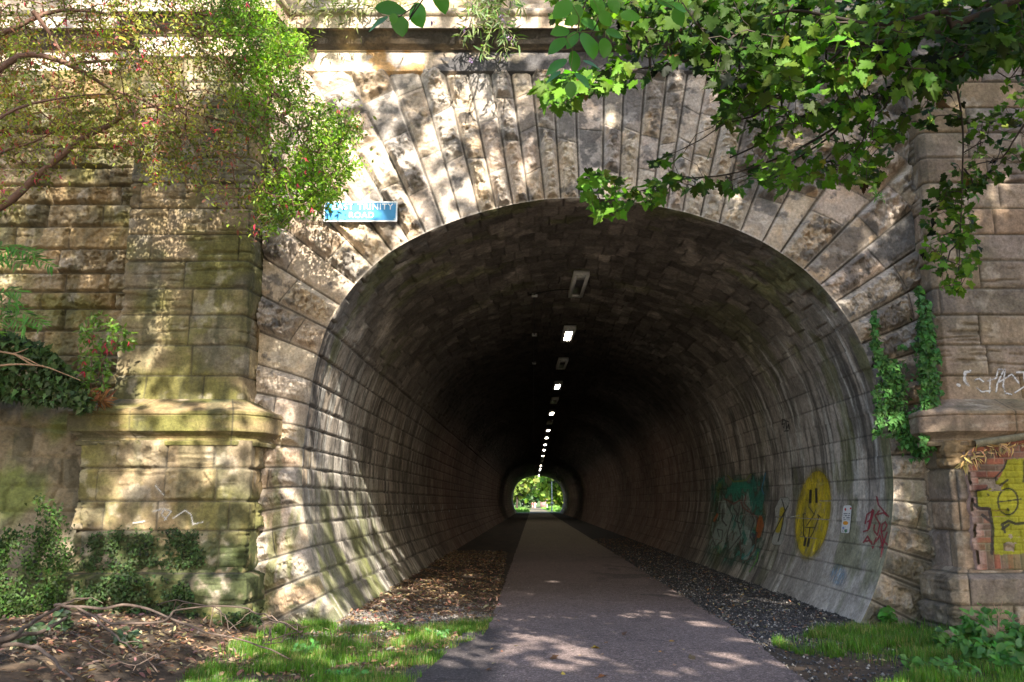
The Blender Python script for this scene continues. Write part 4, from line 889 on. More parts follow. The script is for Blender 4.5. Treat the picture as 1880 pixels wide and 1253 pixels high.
LIMBS = [
    ([(1905, -45), (1860, -5), (1825, 30), (1800, 62), (1765, 98), (1718, 116), (1660, 122), (1610, 135), (1558, 150)], 5.6, 6.3, .045, .016),
    ([(1740, 108), (1700, 140), (1660, 165), (1600, 186), (1560, 195), (1508, 199), (1460, 222), (1415, 250), (1380, 272), (1340, 290)], 5.9, 6.8, .022, .006),
    ([(1550, 205), (1535, 240), (1500, 268), (1450, 300), (1400, 335)], 6.1, 7., .012, .004),
    ([(1620, 165), (1560, 215), (1500, 255), (1430, 290), (1340, 320), (1250, 330), (1180, 350), (1130, 362)], 6.3, 6.6, .012, .003),
    ([(1860, -20), (1790, 30), (1760, 55), (1700, 62), (1640, 75), (1560, 80), (1480, 70), (1400, 85), (1317, 100), (1230, 118), (1140, 133), (1085, 150)], 5.2, 5.6, .026, .003),
    ([(1820, 20), (1740, 20), (1660, 40), (1600, 45), (1520, 30), (1450, 20), (1370, 45), (1300, 60)], 5.0, 5.2, .022, .004),
    ([(1560, 80), (1500, 130), (1430, 180), (1380, 215), (1335, 225), (1290, 255), (1240, 280)], 5.5, 6., .010, .003),
    ([(1732, 118), (1752, 150), (1762, 190), (1768, 245), (1767, 320), (1765, 385), (1762, 440), (1760, 495), (1745, 530)], 6.1, 6.3, .010, .0025),
    ([(1950, 130), (1890, 215), (1860, 260), (1840, 290), (1800, 300), (1770, 310)], 6.2, 6.4, .010, .003),
    ([(1960, -40), (1900, 60), (1880, 110), (1850, 150)], 5.6, 6., .010, .003),
    ([(1690, 125), (1715, 160), (1690, 200), (1660, 215)], 6.1, 6.3, .006, .002)]
nodes = []
for i, (lst, Y0, Y1, r0, r1) in enumerate(LIMBS):
    pts = crpts(lst, Y0, Y1)
    if i in (0, 4, 5): pts = [np.array(S) + [0, 0, .3 * i]] + [np.array([5.2, 4.2, 5.6])] + pts; rad = [.09, .06] + list(np.linspace(r0, r1, len(lst)))
    else: rad = list(np.linspace(r0, r1, len(lst)))
    bark_tube('bough', pts, rad, syc, 7); P_, _ = smoothline(pts, rad, .12); nodes += [p for p in P_ if p[1] > 4.6]
main_poly = [(1010, -20), (1900, -20), (1900, 110), (1790, 130), (1730, 170), (1705, 240), (1660, 225), (1650, 300), (1600, 345), (1520, 330), (1440, 365), (1400, 330), (1340, 355), (1240, 345), (1200, 300), (1290, 240), (1330, 200), (1300, 120), (1210, 135), (1170, 165), (1080, 165), (1035, 210), (985, 165), (1030, 130), (1120, 130), (1130, 60), (1020, 40)]
tip_poly = [(1055, 340), (1095, 305), (1125, 310), (1150, 340), (1215, 330), (1235, 365), (1205, 385), (1160, 375), (1125, 402), (1085, 395), (1075, 365)]
right_polys = [[(1850, 130), (1900, 120), (1900, 330), (1850, 310), (1820, 270), (1790, 300), (1765, 260), (1780, 210), (1840, 190)], [(1730, 160), (1770, 170), (1775, 230), (1735, 240)], [(1700, 380), (1765, 330), (1810, 300), (1800, 360), (1790, 420), (1800, 480), (1770, 540), (1720, 530), (1690, 470)], [(1690, 380), (1740, 300), (1840, 290), (1840, 330), (1780, 360)]]
def dn(x, y):
    u = -x * .86 + y * .5; v = x * .5 + y * .86
    return .03 + 1. * ss(fbm(u / 110, v / 26, 600, 3), .44, .56) * (1 - .60 * ss(y, 130, 260)) + .35 * ss(y, 110, 30) * (1 - .45 * ss(x, 1640, 1760) * ss(y, 60, 130))
pp = polysample(main_poly, 4200, dn, 11); Yd = 4.9 + 2.2 * rng.random(len(pp)); Yd += .6 * ss(pp[:, 1], 150, 300)
LP_ = W(pp[:, 0], pp[:, 1], Yd).T
pt = polysample(tip_poly, 130, None, 12); LT = W(pt[:, 0], pt[:, 1], 6.3 + .5 * rng.random(len(pt))).T
pr = np.concatenate([polysample(p, n, None, 13 + i) for i, (p, n) in enumerate(zip(right_polys, (110, 20, 190, 60)))]); LR = W(pr[:, 0], pr[:, 1], 6.0 + .8 * rng.random(len(pr))).T
allp = np.concatenate([LP_, LT, LR]); tw = allp[rng.random(len(allp)) < .45]
(V, F), nb, _, _ = grow(nodes, tw, .05, .0016, .42, .009)
mk('twigs', V, F, M_BARK, syc, np.broadcast_to(BARK * 1.2, V.shape), True)
G1 = np.array([.062, .130, .012])
br_ = ss(fbm(allp[:, 0] * 1.5, allp[:, 2] * 1.5, 602, 3), .40, .62)[:, None]
gcol = lerp(G1 * .55, G1 * 1.35, br_); gcol[len(LP_):len(LP_) + len(LT)] = (.10, .20, .02); gcol[len(LP_) + len(LT):] *= .8  # right-hand hanging leaves get a darker colour for the shade they hang in
pale_ = rng.random(len(gcol)) < .025; gcol[pale_] = (.16, .22, .03); dk = rng.random(len(gcol)) < .010; gcol[dk] = (.11, .06, .03)
lsz = np.concatenate([np.full(len(LP_), .094), np.full(len(LT), .085), np.full(len(LR), .070)])
leaves('foliage', 'palm', allp, lsz, M_LEAF, syc, gcol, up=(-.1, -.75, .62), tip=(-.35, -.1, -.75), spread=.55, colvar=.38, seed=4)
# ------------------------------------------------------------------ elm twigs close to the camera
elm = thing('elm_tree', 'elm whose large oval toothed leaves dangle at the top centre in front of the cornice', 'tree', (1.6, -1.2, 0))
bark_tube('trunk', [(2.6, -3.4, 0), (2.6, -3.3, 2.5), (2.2, -2.2, 4.2), (1.6, -.5, 4.9), (1.0, 1.4, 4.75), (.55, 2.9, 4.35)], [.11, .09, .07, .045, .025, .008], elm, 10)
ov = [(270, 50, 120, -30), (350, 65, 80, 5), (460, 32, 105, 20), (635, 85, 100, 80), (420, 130, 105, 60), (258, 168, 100, -75), (415, 240, 150, 35), (498, 255, 100, 10), (240, 245, 110, -60), (335, 330, 100, 5), (430, 345, 100, 60), (235, 355, 120, -60), (380, 428, 100, 60), (315, 480, 80, 20), (548, 180, 90, 80), (545, 30, 90, 10), (320, 110, 80, -50), (320, 215, 90, -40), (220, 410, 90, -80), (500, 100, 85, 40), (890, 90, 90, 20), (830, 10, 110, 60), (900, 40, 80, 70)]
ov = [(x / 2.914 + 940, y / 2.914, s / 2.914, r) for x, y, s, r in ov] + [(x / 2.914 + 400, y / 2.914, s / 2.914, r) for x, y, s, r in ((925, 45, 150, 85), (1070, 80, 130, 20), (855, 125, 120, -85), (975, 135, 120, 10), (1195, 10, 120, 20), (940, 100, 60, -30), (1150, -30, 90, 60))]
LV, LF = leaf_template('oval'); Vs, Fs, Cs, n = [], [], [], 0; stems = []
for (x, y, s, rot) in ov:
    Y = 3.3 + .3 * rng.random(); c = W(x, y, Y); L = s * Y / 1500 * 1.15; t = R(rot + rng.normal() * 10)
    D = Vector((math.sin(t), .25 * rng.normal(), -math.cos(t))).normalized(); N = Vector((rng.normal() * .3, -1, .45 + .3 * rng.normal())); N = (N - D * N.dot(D)).normalized(); Xv = D.cross(N)
    M = np.array([Xv, D, N]).T; vv = (LV * [1, 1, .5] - [0, .5, 0]) * L
    Vs.append(vv @ M.T + c); Fs.append(LF + n); n += len(LV); g = np.array([.055, .19, .018]) * (.75 + .6 * rng.random()); Cs.append(np.tile(g, (len(LV), 1)))
    stems.append(c - np.array(D) * L * .5)
mk('foliage', np.concatenate(Vs), np.concatenate(Fs), mat_leaf('elm_leaf', .45, .4), elm, np.concatenate(Cs))
S1 = [W(1081, -10, 3.45), W(1068, 20, 3.45), W(1060, 60, 3.45), W(1053, 95, 3.5)]; S2 = [W(1110, -5, 3.5), W(1100, 35, 3.5), W(1080, 75, 3.5), W(1075, 110, 3.5)]; S3 = [W(790, -20, 3.4), W(765, 8, 3.4), W(735, 30, 3.4), W(712, 40, 3.4)]; S4 = [W(1250, -20, 3.5), W(1253, 5, 3.5), W(1280, 45, 3.5)]
for s_ in (S1, S2, S3, S4):
    base = np.array([.9, 1.9, 4.72]); bark_tube('twig', [base] + s_, [.009, .0035, .003, .0025, .0015][:len(s_) + 1], elm, 5)
nn = [p for s_ in (S1, S2, S3, S4) for p in smoothline(s_, [0] * len(s_), .03)[0]]
(V, F), _, _, _ = grow(nn, stems, .02, .0011, .3, .002); mk('leaf_stalks', V, F, M_BARK, elm, np.broadcast_to(np.array([.09, .12, .03]), V.shape))
# ------------------------------------------------------------------ fuchsia shrub, upper left
fu = thing('fuchsia_bush', 'tall arching fuchsia bush with tiny leaves and hanging red flowers at the upper left', 'shrub', (-9.0, 9.2, 0))
FL = [([(-260, 620), (-140, 500), (-60, 420), (20, 368), (60, 330), (112, 287), (150, 255), (205, 228), (240, 204), (285, 194), (340, 199), (375, 213), (420, 224), (470, 237)], 9.2, 10.4, .055, .008),
      ([(-260, 300), (-120, 190), (0, 127), (34, 104), (79, 103), (130, 120), (172, 144), (206, 165), (268, 186), (330, 230), (350, 262)], 9.0, 10., .05, .006),
      ([(-260, 200), (-60, 90), (20, 55), (90, 24), (150, 20), (220, 30), (300, 50)], 9.3, 9.8, .045, .006), ([(-200, 420), (-60, 320), (0, 281), (60, 262), (110, 236)], 9.4, 9.8, .03, .006),
      ([(-80, 270), (27, 202), (103, 182), (154, 175), (206, 173)], 9.0, 9.4, .02, .005), ([(130, 118), (213, 110), (264, 110), (309, 151), (343, 168), (377, 165), (440, 190)], 9.6, 10., .022, .004),
      ([(200, -60), (298, 0), (326, 31), (360, 58), (384, 86), (430, 140), (500, 200), (560, 260)], 9.4, 10., .018, .003), ([(214, 190), (235, 240), (320, 300), (345, 330)], 9.9, 10.3, .012, .003),
      ([(375, 213), (400, 260), (450, 300), (500, 330), (560, 370)], 10.2, 10.5, .010, .003), ([(60, 20), (90, 60), (120, 110)], 9.2, 9.5, .03, .01)]
fn = []
FB = np.array([.15, .085, .06])
bark_tube('trunk', [(-9.0, 9.2, -.1), (-8.6, 9.2, 1.2), (-7.9, 9.2, 2.6), (-7.2, 9.1, 3.6)], [.12, .1, .08, .06], fu, 9, FB)
for i, (lst, Y0, Y1, r0, r1) in enumerate(FL):
    pts = crpts(lst, Y0, Y1)
    if i in (1, 2, 3): pts = [np.array([-8.0, 9.2, 2.6])] + pts; rad = [r0] + list(np.linspace(r0, r1, len(lst)))
    else: rad = list(np.linspace(r0, r1, len(lst)))
    bark_tube('stem', pts, rad, fu, 7, FB, .12); fn += list(smoothline(pts, rad, .15)[0])
fpoly = [(-60, -30), (495, -30), (505, 30), (545, 60), (570, 75), (560, 110), (548, 140), (590, 190), (650, 200), (665, 240), (640, 270), (620, 300), (670, 295), (640, 320), (625, 360), (590, 400), (540, 390), (500, 430), (460, 440), (400, 400), (370, 350), (330, 330), (280, 340), (240, 290), (150, 300), (110, 330), (60, 340), (20, 390), (-60, 420)]
edge_ = [(440, -30), (490, 60), (520, 150), (560, 220), (600, 270), (590, 330), (560, 380)]
def fd(x, y):
    e = ss(pd(x, y, edge_), 130, 40); n = ss(fbm(x / 38, y / 30, 620, 3), .40, .58)
    return np.clip(.10 + .36 * n + .62 * e * (.35 + .65 * n) - .22 * ss(y, 230, 360) * (1 - e), .05, 1)
fp = polysample(fpoly, 34000, fd, 31); fp = fp + rng.normal(size=fp.shape) * 7 + rng.normal(size=fp.shape) * (rng.random((len(fp), 1)) < .12) * 16; e = ss(pd(fp[:, 0], fp[:, 1], edge_), 140, 50)
fY = 9.1 + 1.5 * rng.random(len(fp)) + .3 * e; fP = W(fp[:, 0], fp[:, 1], fY).T
fc = lerp(np.array([.24, .23, .04]), np.array([.14, .26, .015]), (e * .8 + .2 * rng.random(len(fp)))[:, None]); br2 = ss(fbm(fp[:, 0] / 40, fp[:, 1] / 40, 622, 3), .38, .6)[:, None]; fc = fc * (.6 + .65 * br2); rd_ = rng.random(len(fc)) < .16 * (1 - e); fc[rd_] = (.30, .12, .07)
leaves('foliage', 'small', fP, .056, M_SHRUB, fu, fc, up=(.1, -.6, .7), tip=(.3, -.2, -.6), spread=.75, colvar=.3, seed=5)
tw = fP[rng.random(len(fP)) < .075]
(V, F), _, _, _ = grow(fn, tw, .07, .0022, .40, .014); mk('twigs', V, F, M_BARK, fu, np.broadcast_to(FB * 1.1, V.shape), True)
ff = polysample(fpoly, 260, lambda x, y: .3 + .7 * ss(x, 500, 100), 33); ffP = W(ff[:, 0], ff[:, 1], 9.0 + 1.3 * rng.random(len(ff))).T
leaves('flowers', 'lance', np.repeat(ffP, 3, 0) + rng.normal(size=(len(ffP) * 3, 3)) * .008, .062, M_FLOWER, fu, np.array([.42, .03, .06]), up=(0, -1, 0), tip=(0, 0, -1), spread=.35, seed=6)['kind'] = 'stuff'
# small fuchsia growing on the wing wall top
f2 = thing('fuchsia_bush', 'small fuchsia sprig with red flowers growing beside the left pilaster above the ivy', 'shrub', (-5.9, 11.4, 2.9))
def p5(*p): return [(a / 2.914, b / 2.914 + 400) for a, b in p]
s2n = []
for lst in (p5((500, 960), (480, 850), (500, 700), (470, 560)), p5((500, 960), (540, 800), (600, 700), (690, 640)), p5((560, 940), (540, 720), (580, 640), (640, 620)), p5((500, 960), (430, 800), (440, 700))):
    pts = crpts(lst, 11.2, 10.9); bark_tube('stem', pts, np.linspace(.010, .003, len(pts)), f2, 5, FB); s2n += list(smoothline(pts, [0] * len(pts), .06)[0])
f2p = polysample(p5((400, 760), (430, 560), (520, 500), (640, 560), (740, 640), (720, 700), (600, 730), (580, 900), (480, 960), (420, 900)), 620, lambda x, y: .15 + .85 * ss(fbm(x / 12, y / 12, 640, 2), .4, .6), 35)
leaves('foliage', 'small', W(f2p[:, 0], f2p[:, 1], 10.8 + .5 * rng.random(len(f2p))).T, .075, M_SHRUB, f2, np.array([.09, .17, .02]), up=(.1, -.7, .6), tip=(.2, -.2, -.6), spread=.7, seed=7)
fl = np.array(p5((500, 625), (570, 665), (600, 650), (575, 700), (590, 712), (690, 660), (450, 765), (480, 650), (620, 690), (510, 700), (450, 820), (560, 680), (1180, 400), (1050, 640)))[:12]
for i_, p_ in enumerate(W(fl[:, 0], fl[:, 1], 10.75).T): leaves('flower', 'lance', np.repeat(p_[None], 4, 0), .075, M_FLOWER, f2, np.array([.30, .025, .045]), up=(0, -1, 0), tip=(0, 0, -1), spread=.35, seed=800 + i_)
# ------------------------------------------------------------------ ivy
iv = thing('ivy', 'dark ivy mass spilling over the top of the leaning wing wall at the far left', 'ivy', (-6.8, 11, 2.9))
ip = polysample(p5((-900, 640), (-400, 560), (60, 610), (150, 650), (240, 690), (330, 760), (400, 830), (450, 930), (500, 1000), (440, 1060), (400, 1010), (300, 1000), (120, 980), (-80, 960), (-900, 900)), 5800, lambda x, y: .3 + .7 * ss(fbm(x / 16, y / 14, 650, 3), .35, .55), 41)
leaves('foliage', 'ivy', W(ip[:, 0], ip[:, 1], 10.6 + .5 * rng.random(len(ip)) - .0028 * np.maximum(-ip[:, 0], 0)).T, .09, M_IVY, iv, np.array([.035, .065, .018]), up=(.1, -.8, .5), tip=(0, -.2, -.9), spread=.5, colvar=.3, seed=9)
for lst in (p5((-60, 800), (80, 785), (230, 795), (330, 830), (430, 870)), p5((-40, 700), (60, 730), (150, 700)), p5((80, 730), (180, 790), (230, 790)), p5((20, 720), (110, 740), (230, 800))):
    bark_tube('stem', crpts(lst, 10.45, 10.5), np.linspace(.014, .005, len(lst)), iv, 6, np.array([.25, .16, .10]))
tc_ = polysample(p5((440, 930), (570, 950), (570, 990), (470, 1000), (430, 970)), 90, None, 42)
leaves('dry_stems', 'lance', W(tc_[:, 0], tc_[:, 1], 10.9 + .2 * rng.random(len(tc_))).T, .16, M_DRY, iv, np.array([.20, .10, .04]), up=(0, -1, 0), tip=(1, 0, -.2), spread=.6, seed=10)
fr = thing('fern', 'feathery green fern growing above the ivy at the left picture edge', 'fern', (-6.6, 10.7, 3.6))
fpv, fpt = [], []
for k_, lst in enumerate((p5((-60, 480), (60, 470), (150, 520), (230, 570)), p5((-60, 440), (40, 390), (110, 400)), p5((-60, 540), (60, 540), (140, 580)), p5((-40, 620), (30, 500), (90, 440)), p5((-60, 210), (60, 180), (190, 220), (280, 260)), p5((-60, 170), (60, 150), (180, 190)), p5((-60, 250), (40, 220), (120, 250)))):
    pts, _ = smoothline(crpts(lst, 10.5, 10.35), [0] * len(lst), .035); bark_tube('frond_stem', crpts(lst, 10.5, 10.35), np.linspace(.006, .002, len(lst)), fr, 4, np.array([.10, .14, .04]))
    for i in range(1, len(pts)):
        d = pts[i] - pts[i - 1]; d /= np.linalg.norm(d)
        for s_ in (-1, 1): fpv.append(pts[i]); fpt.append(d * .5 + s_ * np.array([-d[2], -.2, d[0]]) + [0, 0, -.25])
leaves('fronds', 'lance', np.array(fpv), .15, M_IVY, fr, np.array([.06, .16, .02]), up=(0, -.8, .6), tip=np.array(fpt), spread=.12, seed=11)
iv2 = thing('ivy', 'bright green ivy climbing the arch blocks and corner of the right pilaster', 'ivy', (5.7, 12.0, 2.4))
def w8(*p): return [(a / 2.785 + 1400, b / 2.785 + 400) for a, b in p]
strands = [(w8((575, 490), (568, 560), (572, 640), (590, 700), (640, 760)), 16, 160), (w8((640, 760), (665, 840), (700, 900)), 55, 300), (w8((600, 720), (660, 800)), 30, 120), (w8((570, 870), (590, 960), (600, 1060), (575, 1100)), 18, 110), (w8((660, 950), (700, 1040), (760, 1110), (800, 1190)), 60, 520), (w8((800, 1000), (790, 1080), (830, 1150)), 45, 300), (w8((795, 350), (810, 470), (830, 560)), 14, 160), (w8((825, 560), (840, 700), (845, 830), (860, 950)), 42, 760), (w8((845, 430), (850, 560)), 10, 60), (w8((890, 680), (905, 730)), 10, 30), (w8((700, 660), (735, 655)), 8, 16)]
ipos = []
for lst, wd, n_ in strands:
    P_, _ = smoothline([(a, b, 0) for a, b in lst], [0] * len(lst), 2); j = rng.integers(0, len(P_), n_); jj = P_[j, :2] + np.clip(rng.normal(size=(n_, 2)), -1.6, 1.6) * wd / 2.785 * (.5 + .5 * rng.random((n_, 1)) ** 3)
    Yb = np.where(jj[:, 0] > 1692, 11.72, 12.02) - .10 * rng.random(n_); ipos.append(W(jj[:, 0], jj[:, 1], Yb).T)
    bark_tube('stem', crpts(lst, 12.0 if lst[0][0] < 1690 else 11.85), np.linspace(.008, .004, len(lst)), iv2, 5)
leaves('foliage', 'ivy', np.concatenate(ipos), .075, M_IVY, iv2, np.array([.05, .14, .03]), up=(-.1, -.85, .45), tip=(0, -.2, -.9), spread=.4, colvar=.3, seed=12)
# tufts growing on the masonry
bud = []
def tuft(px, py, Y, n_, L, label, kind='lance', col=(.10, .17, .03), spread=.5, hang=(0, -.4, .6), cat='plant', group=None, name='wall_plant', rad=.08):
    c = W(px, py, Y); t = thing(name, label, cat, tuple(c), group); r = rng.normal(size=(n_, 3)) * rad
    leaves('foliage', kind, c + r * [1, .5, .8], L, M_SHRUB, t, np.array(col), up=(0, -.8, .6), tip=hang, spread=spread, seed=int(px)); return t
tuft(1611, 362, 12.05, 36, .10, 'small bright fern tuft rooted between blocks at the upper right of the arch', col=(.10, .26, .04), spread=.7, rad=.03)
bd = thing('buddleia', 'straggly buddleia with mauve flower tips drooping over the cornice at the top centre', 'shrub', (0, 11.8, 8.9))
def w2(*p): return [(a / 2.914 + 400, b / 2.914) for a, b in p]
bn = []; lf = []
for lst in (w2((1500, -60), (1490, 60), (1520, 140), (1530, 220), (1540, 280)), w2((1500, -40), (1460, 90), (1400, 140), (1340, 160), (1300, 200)), w2((1480, -60), (1430, 40), (1390, 60)), w2((1540, -60), (1600, 20), (1630, 50)), w2((1400, -60), (1370, 20), (1330, 30)), w2((1530, 120), (1570, 190), (1600, 210)), w2((1480, 110), (1450, 190), (1420, 290))):
    pts = crpts(lst, 11.7, 11.35); bark_tube('stem', pts, np.linspace(.010, .003, len(pts)), bd, 5, np.array([.20, .17, .09])); P_ = smoothline(pts, [0] * len(pts), .02)[0]; lf.append(P_ + rng.normal(size=P_.shape) * .035)
leaves('foliage', 'lance', np.concatenate(lf), .17, M_SHRUB, bd, np.array([.14, .20, .06]), up=(0, -.8, .5), tip=(.1, -.2, -.6), spread=.6, seed=13)
fl = np.array(w2((1535, 130), (1555, 205), (1575, 225), (1315, 160), (1145, 125), (1150, 130), (1350, 320), (1520, 100)))
for i_, p_ in enumerate(W(fl[:, 0], fl[:, 1], 11.3).T): leaves('flower', 'small', np.repeat(p_[None], 14, 0) + rng.normal(size=(14, 3)) * [.012, .012, .03], .035, M_FLOWER, bd, np.array([.32, .24, .36]), spread=1.5, seed=820 + i_)
for px_, py_2, lb, n_ in ((575, 8, 'leafy wall plant with drying seed heads at the far left end of the cornice', 150), (640, 6, 'bushy green wall plant on the parapet ledge above the blackened frieze', 190), (700, 0, 'drooping pale wall plant on the parapet ledge left of the elm leaves', 110), (880, 4, 'thin yellowish wall plant on the parapet ledge beside the buddleia', 120)):
    tuft(px_, py_2, 11.7, n_, .15, lb, 'lance', (.19, .21, .07), .7, (0, -.3, -.2), group='plants on the parapet', rad=.22)
# ------------------------------------------------------------------ fallen branch
fb = thing('fallen_branch', 'bare dead branch lying across the leaf litter at the lower left', 'branch', (-4.5, 8.5, .3))
DB = np.array([.10, .072, .058]); bnodes = []
def gp(lst, z): return [G(x, y, zz) for (x, y), zz in zip(lst, np.broadcast_to(z, len(lst)) if np.ndim(z) == 0 else z)]
for lst, z, r0, r1 in (([(-40, 1190), (0, 1176), (36, 1161), (90, 1125), (141, 1102), (180, 1098), (217, 1089)], .45, .035, .010), ([(100, 1112), (123, 1113), (190, 1115), (253, 1114), (307, 1133), (380, 1161), (452, 1176), (500, 1196), (535, 1212)], [.5, .5, .5, .48, .42, .33, .25, .18, .08], .024, .008),
                       ([(-40, 1195), (0, 1180), (45, 1166), (90, 1154), (127, 1131), (163, 1129), (224, 1147), (300, 1140), (325, 1122), (380, 1114), (452, 1118), (506, 1140), (530, 1150)], .42, .026, .007), ([(123, 1113), (163, 1125), (202, 1158), (246, 1194), (289, 1234)], [.5, .45, .35, .3, .2], .020, .007),
                       ([(-40, 1200), (0, 1187), (54, 1185), (83, 1201), (110, 1225), (137, 1250)], .4, .028, .012), ([(289, 1112), (320, 1104), (390, 1114), (420, 1140), (440, 1162)], .42, .010, .004), ([(480, 1135), (487, 1160), (483, 1185), (515, 1180)], .3, .008, .004), ([(130, 1162), (170, 1185), (205, 1210), (250, 1222)], .3, .010, .004)):
    pts = gp(lst, z); pts = smoothline(pts, [0] * len(pts), .22)[0]; pts[1:-1] += rng.normal(size=(len(pts) - 2, 3)) * .009; bark_tube('limb', pts, np.linspace(r0, r1, len(pts)) * .68 * (1 + .3 * rng.random(len(pts))), fb, 7, DB, .05); bnodes += list(smoothline(pts, [0] * len(pts), .08)[0])
tg = []
for a_, b_, n_ in (((505, 1140), (555, 1160), 22), ((485, 1150), (515, 1180), 10), ((190, 1088), (245, 1130), 12), ((290, 1095), (350, 1150), 10), ((60, 1120), (120, 1190), 8), ((380, 1120), (450, 1190), 12), ((230, 1180), (330, 1240), 10)):
    for _ in range(n_): tg.append(G(a_[0] + (b_[0] - a_[0]) * rng.random() + rng.normal() * 8, a_[1] + (b_[1] - a_[1]) * rng.random() + rng.normal() * 6, .15 + .35 * rng.random()))
(V, F), _, _, _ = grow(bnodes, tg, .05, .0028, .35, .008); mk('twigs', V, F, M_BARK, fb, np.broadcast_to(DB * 1.1, V.shape), True)
tp = thing('twig_pile', 'heap of broken pinkish twigs at the foot of the plinth on the right edge', 'twigs', (6.1, 9.9, .1))
for _ in range(26):
    p = G(1862 + rng.normal() * 22, 1160 + rng.normal() * 8, .1 + .05 * rng.random()); d = np.array([rng.normal(), rng.normal() * .4, .5 * abs(rng.normal())]); d = d / np.linalg.norm(d) * rng.uniform(.25, .6)
    bark_tube('twig', [p - d * .5, p + d * .1 + rng.normal(size=3) * .03, p + d * .5 + rng.normal(size=3) * .04], [.007, .006, .003], tp, 5, np.array([.26, .17, .12]))
bark_tube('twig', [G(1852, 1160, .05), G(1862, 1120, .18), G(1880, 1095, .3)], [.012, .009, .005], tp, 6, np.array([.26, .17, .12]))
# ------------------------------------------------------------------ ground cover
def inb(X, Y, poly):
    P = np.stack([X, Y, ground_z(X, Y)], -1); x, y, _ = PX(P); return inpoly(x, y, poly), x, y
GLp = [(300, 1300), (330, 1253), (400, 1200), (500, 1160), (560, 1132), (640, 1152), (760, 1158), (905, 1142), (890, 1172), (820, 1205), (770, 1253), (740, 1300)]
GRp = [(1415, 1185), (1500, 1165), (1640, 1152), (1760, 1160), (1900, 1170), (1960, 1300), (1560, 1300), (1700, 1235), (1560, 1215), (1470, 1205)]
def grass(name, poly, xr, yr, n_, H_, label, seed, thin):
    r = np.random.default_rng(seed); X = r.uniform(*xr, n_ * 5); Y = r.uniform(*yr, n_ * 5); m, sx_, sy_ = inb(X, Y, poly)
    m &= r.random(len(X)) < thin(X, Y); X, Y = X[m][:n_], Y[m][:n_]; n = len(X); Z = ground_z(X, Y)
    h = H_ * (.35 + 1.1 * r.random(n) ** 1.5) * (.5 + .9 * fbm(X * 3, Y * 3, seed, 3)); an = r.uniform(0, 6.28, n); le = .5 * h * r.random(n); wd = .002 + .0016 * r.random(n)
    B = np.stack([X, Y, Z - .01], -1); side = np.stack([np.cos(an), np.sin(an), 0 * an], -1) * wd[:, None]; bend = np.stack([np.cos(an + 1.3), np.sin(an + 1.3), 0 * an], -1) * le[:, None]; up = np.array([0, 0, 1.]) * h[:, None]
    V = np.stack([B - side, B + side, B + side * .8 + up * .55 + bend * .3, B - side * .8 + up * .55 + bend * .3, B + up + bend, B + up + bend + side * .1], 1)
    F = np.array([(0, 1, 2, 3), (3, 2, 5, 4)])[None] + (np.arange(n) * 6)[:, None, None]
    c = np.array([.085, .19, .014]) * (.55 + .7 * r.random((n, 1))) * (.7 + .6 * fbm(X * 4, Y * 4, seed + 5, 3))[:, None] * (1 + .15 * r.normal(size=(n, 3))); dry = r.random(n) < .05 + .25 * ss(fbm(X * 3, Y * 3, seed + 6, 3), .5, .65); c[dry] = (.28, .24, .09); c = np.repeat(np.clip(c, .01, 1)[:, None], 6, 1)
    c[:, :2] *= .6
    tag(mk(name, V.reshape(-1, 3), F.reshape(-1, 4), M_GRASS, None, c.reshape(-1, 3)), label, 'grass', kind='stuff')
grass('grass', GLp, (-4.5, .2), (6.5, 13), 75000, .09, 'patchy sunlit grass left of the path', 71, lambda X, Y: .03 + ss(fbm(X * 1.9, Y * 1.9, 701, 4), .42, .58))
grass('grass', GRp, (2.5, 7.5), (7, 12), 48000, .11, 'lush green grass patch right of the path', 72, lambda X, Y: ss(X, 5.2 + .3 * (Y - 9), 4.2) * ss(fbm(X * 2.4, Y * 2.4, 702, 4), .36, .55) + .04)
def scatter_xy(n_, xr, yr, seed, ok): 
    r = np.random.default_rng(seed); X = r.uniform(*xr, n_ * 4); Y = r.uniform(*yr, n_ * 4); m = ok(X, Y, r.random(len(X))); X, Y = X[m][:n_], Y[m][:n_]; return X, Y
# leaf litter
X, Y = scatter_xy(15000, (-7.5, -.2), (6.5, 30), 81, lambda X, Y, q: ((X > -2.35 - 5.2 * (Y < 11.2)) & (X < edgeL(Y) - .02 + .05 * (Y > 12)) & (q < .12 + .88 * ss(fbm(X * 2, Y * 2, 703, 3), .33, .52) * np.where(Y < 12, .8, 1.))))
lc = 1.05 * np.array([(.17, .10, .06), (.22, .135, .08), (.11, .07, .05), (.29, .21, .13), (.14, .105, .08)])[np.random.default_rng(3).integers(0, 5, len(X))]
P_ = np.stack([X, Y, ground_z(X, Y) + .012 + .02 * np.random.default_rng(4).random(len(X))], -1)
o = leaves('leaf_litter', 'small', P_, .075, M_DRY, None, lc, up=(0, -.1, 1), tip=(.2, .2, 0), spread=.35, seed=82); tag(o, 'brown fallen leaves covering the ground left of the path', 'leaf litter', kind='stuff')
X, Y = scatter_xy(2800, (2.9, 5.2), (7, 40), 83, lambda X, Y, q: (X > edgeR(Y) - .15) & (X < 4.5 + SKEW * (Y - 12)) & (q < .5))
P_ = np.stack([X, Y, ground_z(X, Y) + .02], -1); o = leaves('leaf_litter', 'small', P_, .06, M_DRY, None, lc[:len(X)], up=(0, -.1, 1), tip=(.2, .2, 0), spread=.4, seed=84); tag(o, 'sparse brown leaves on the dark gravel right of the path', 'leaf litter', kind='stuff')
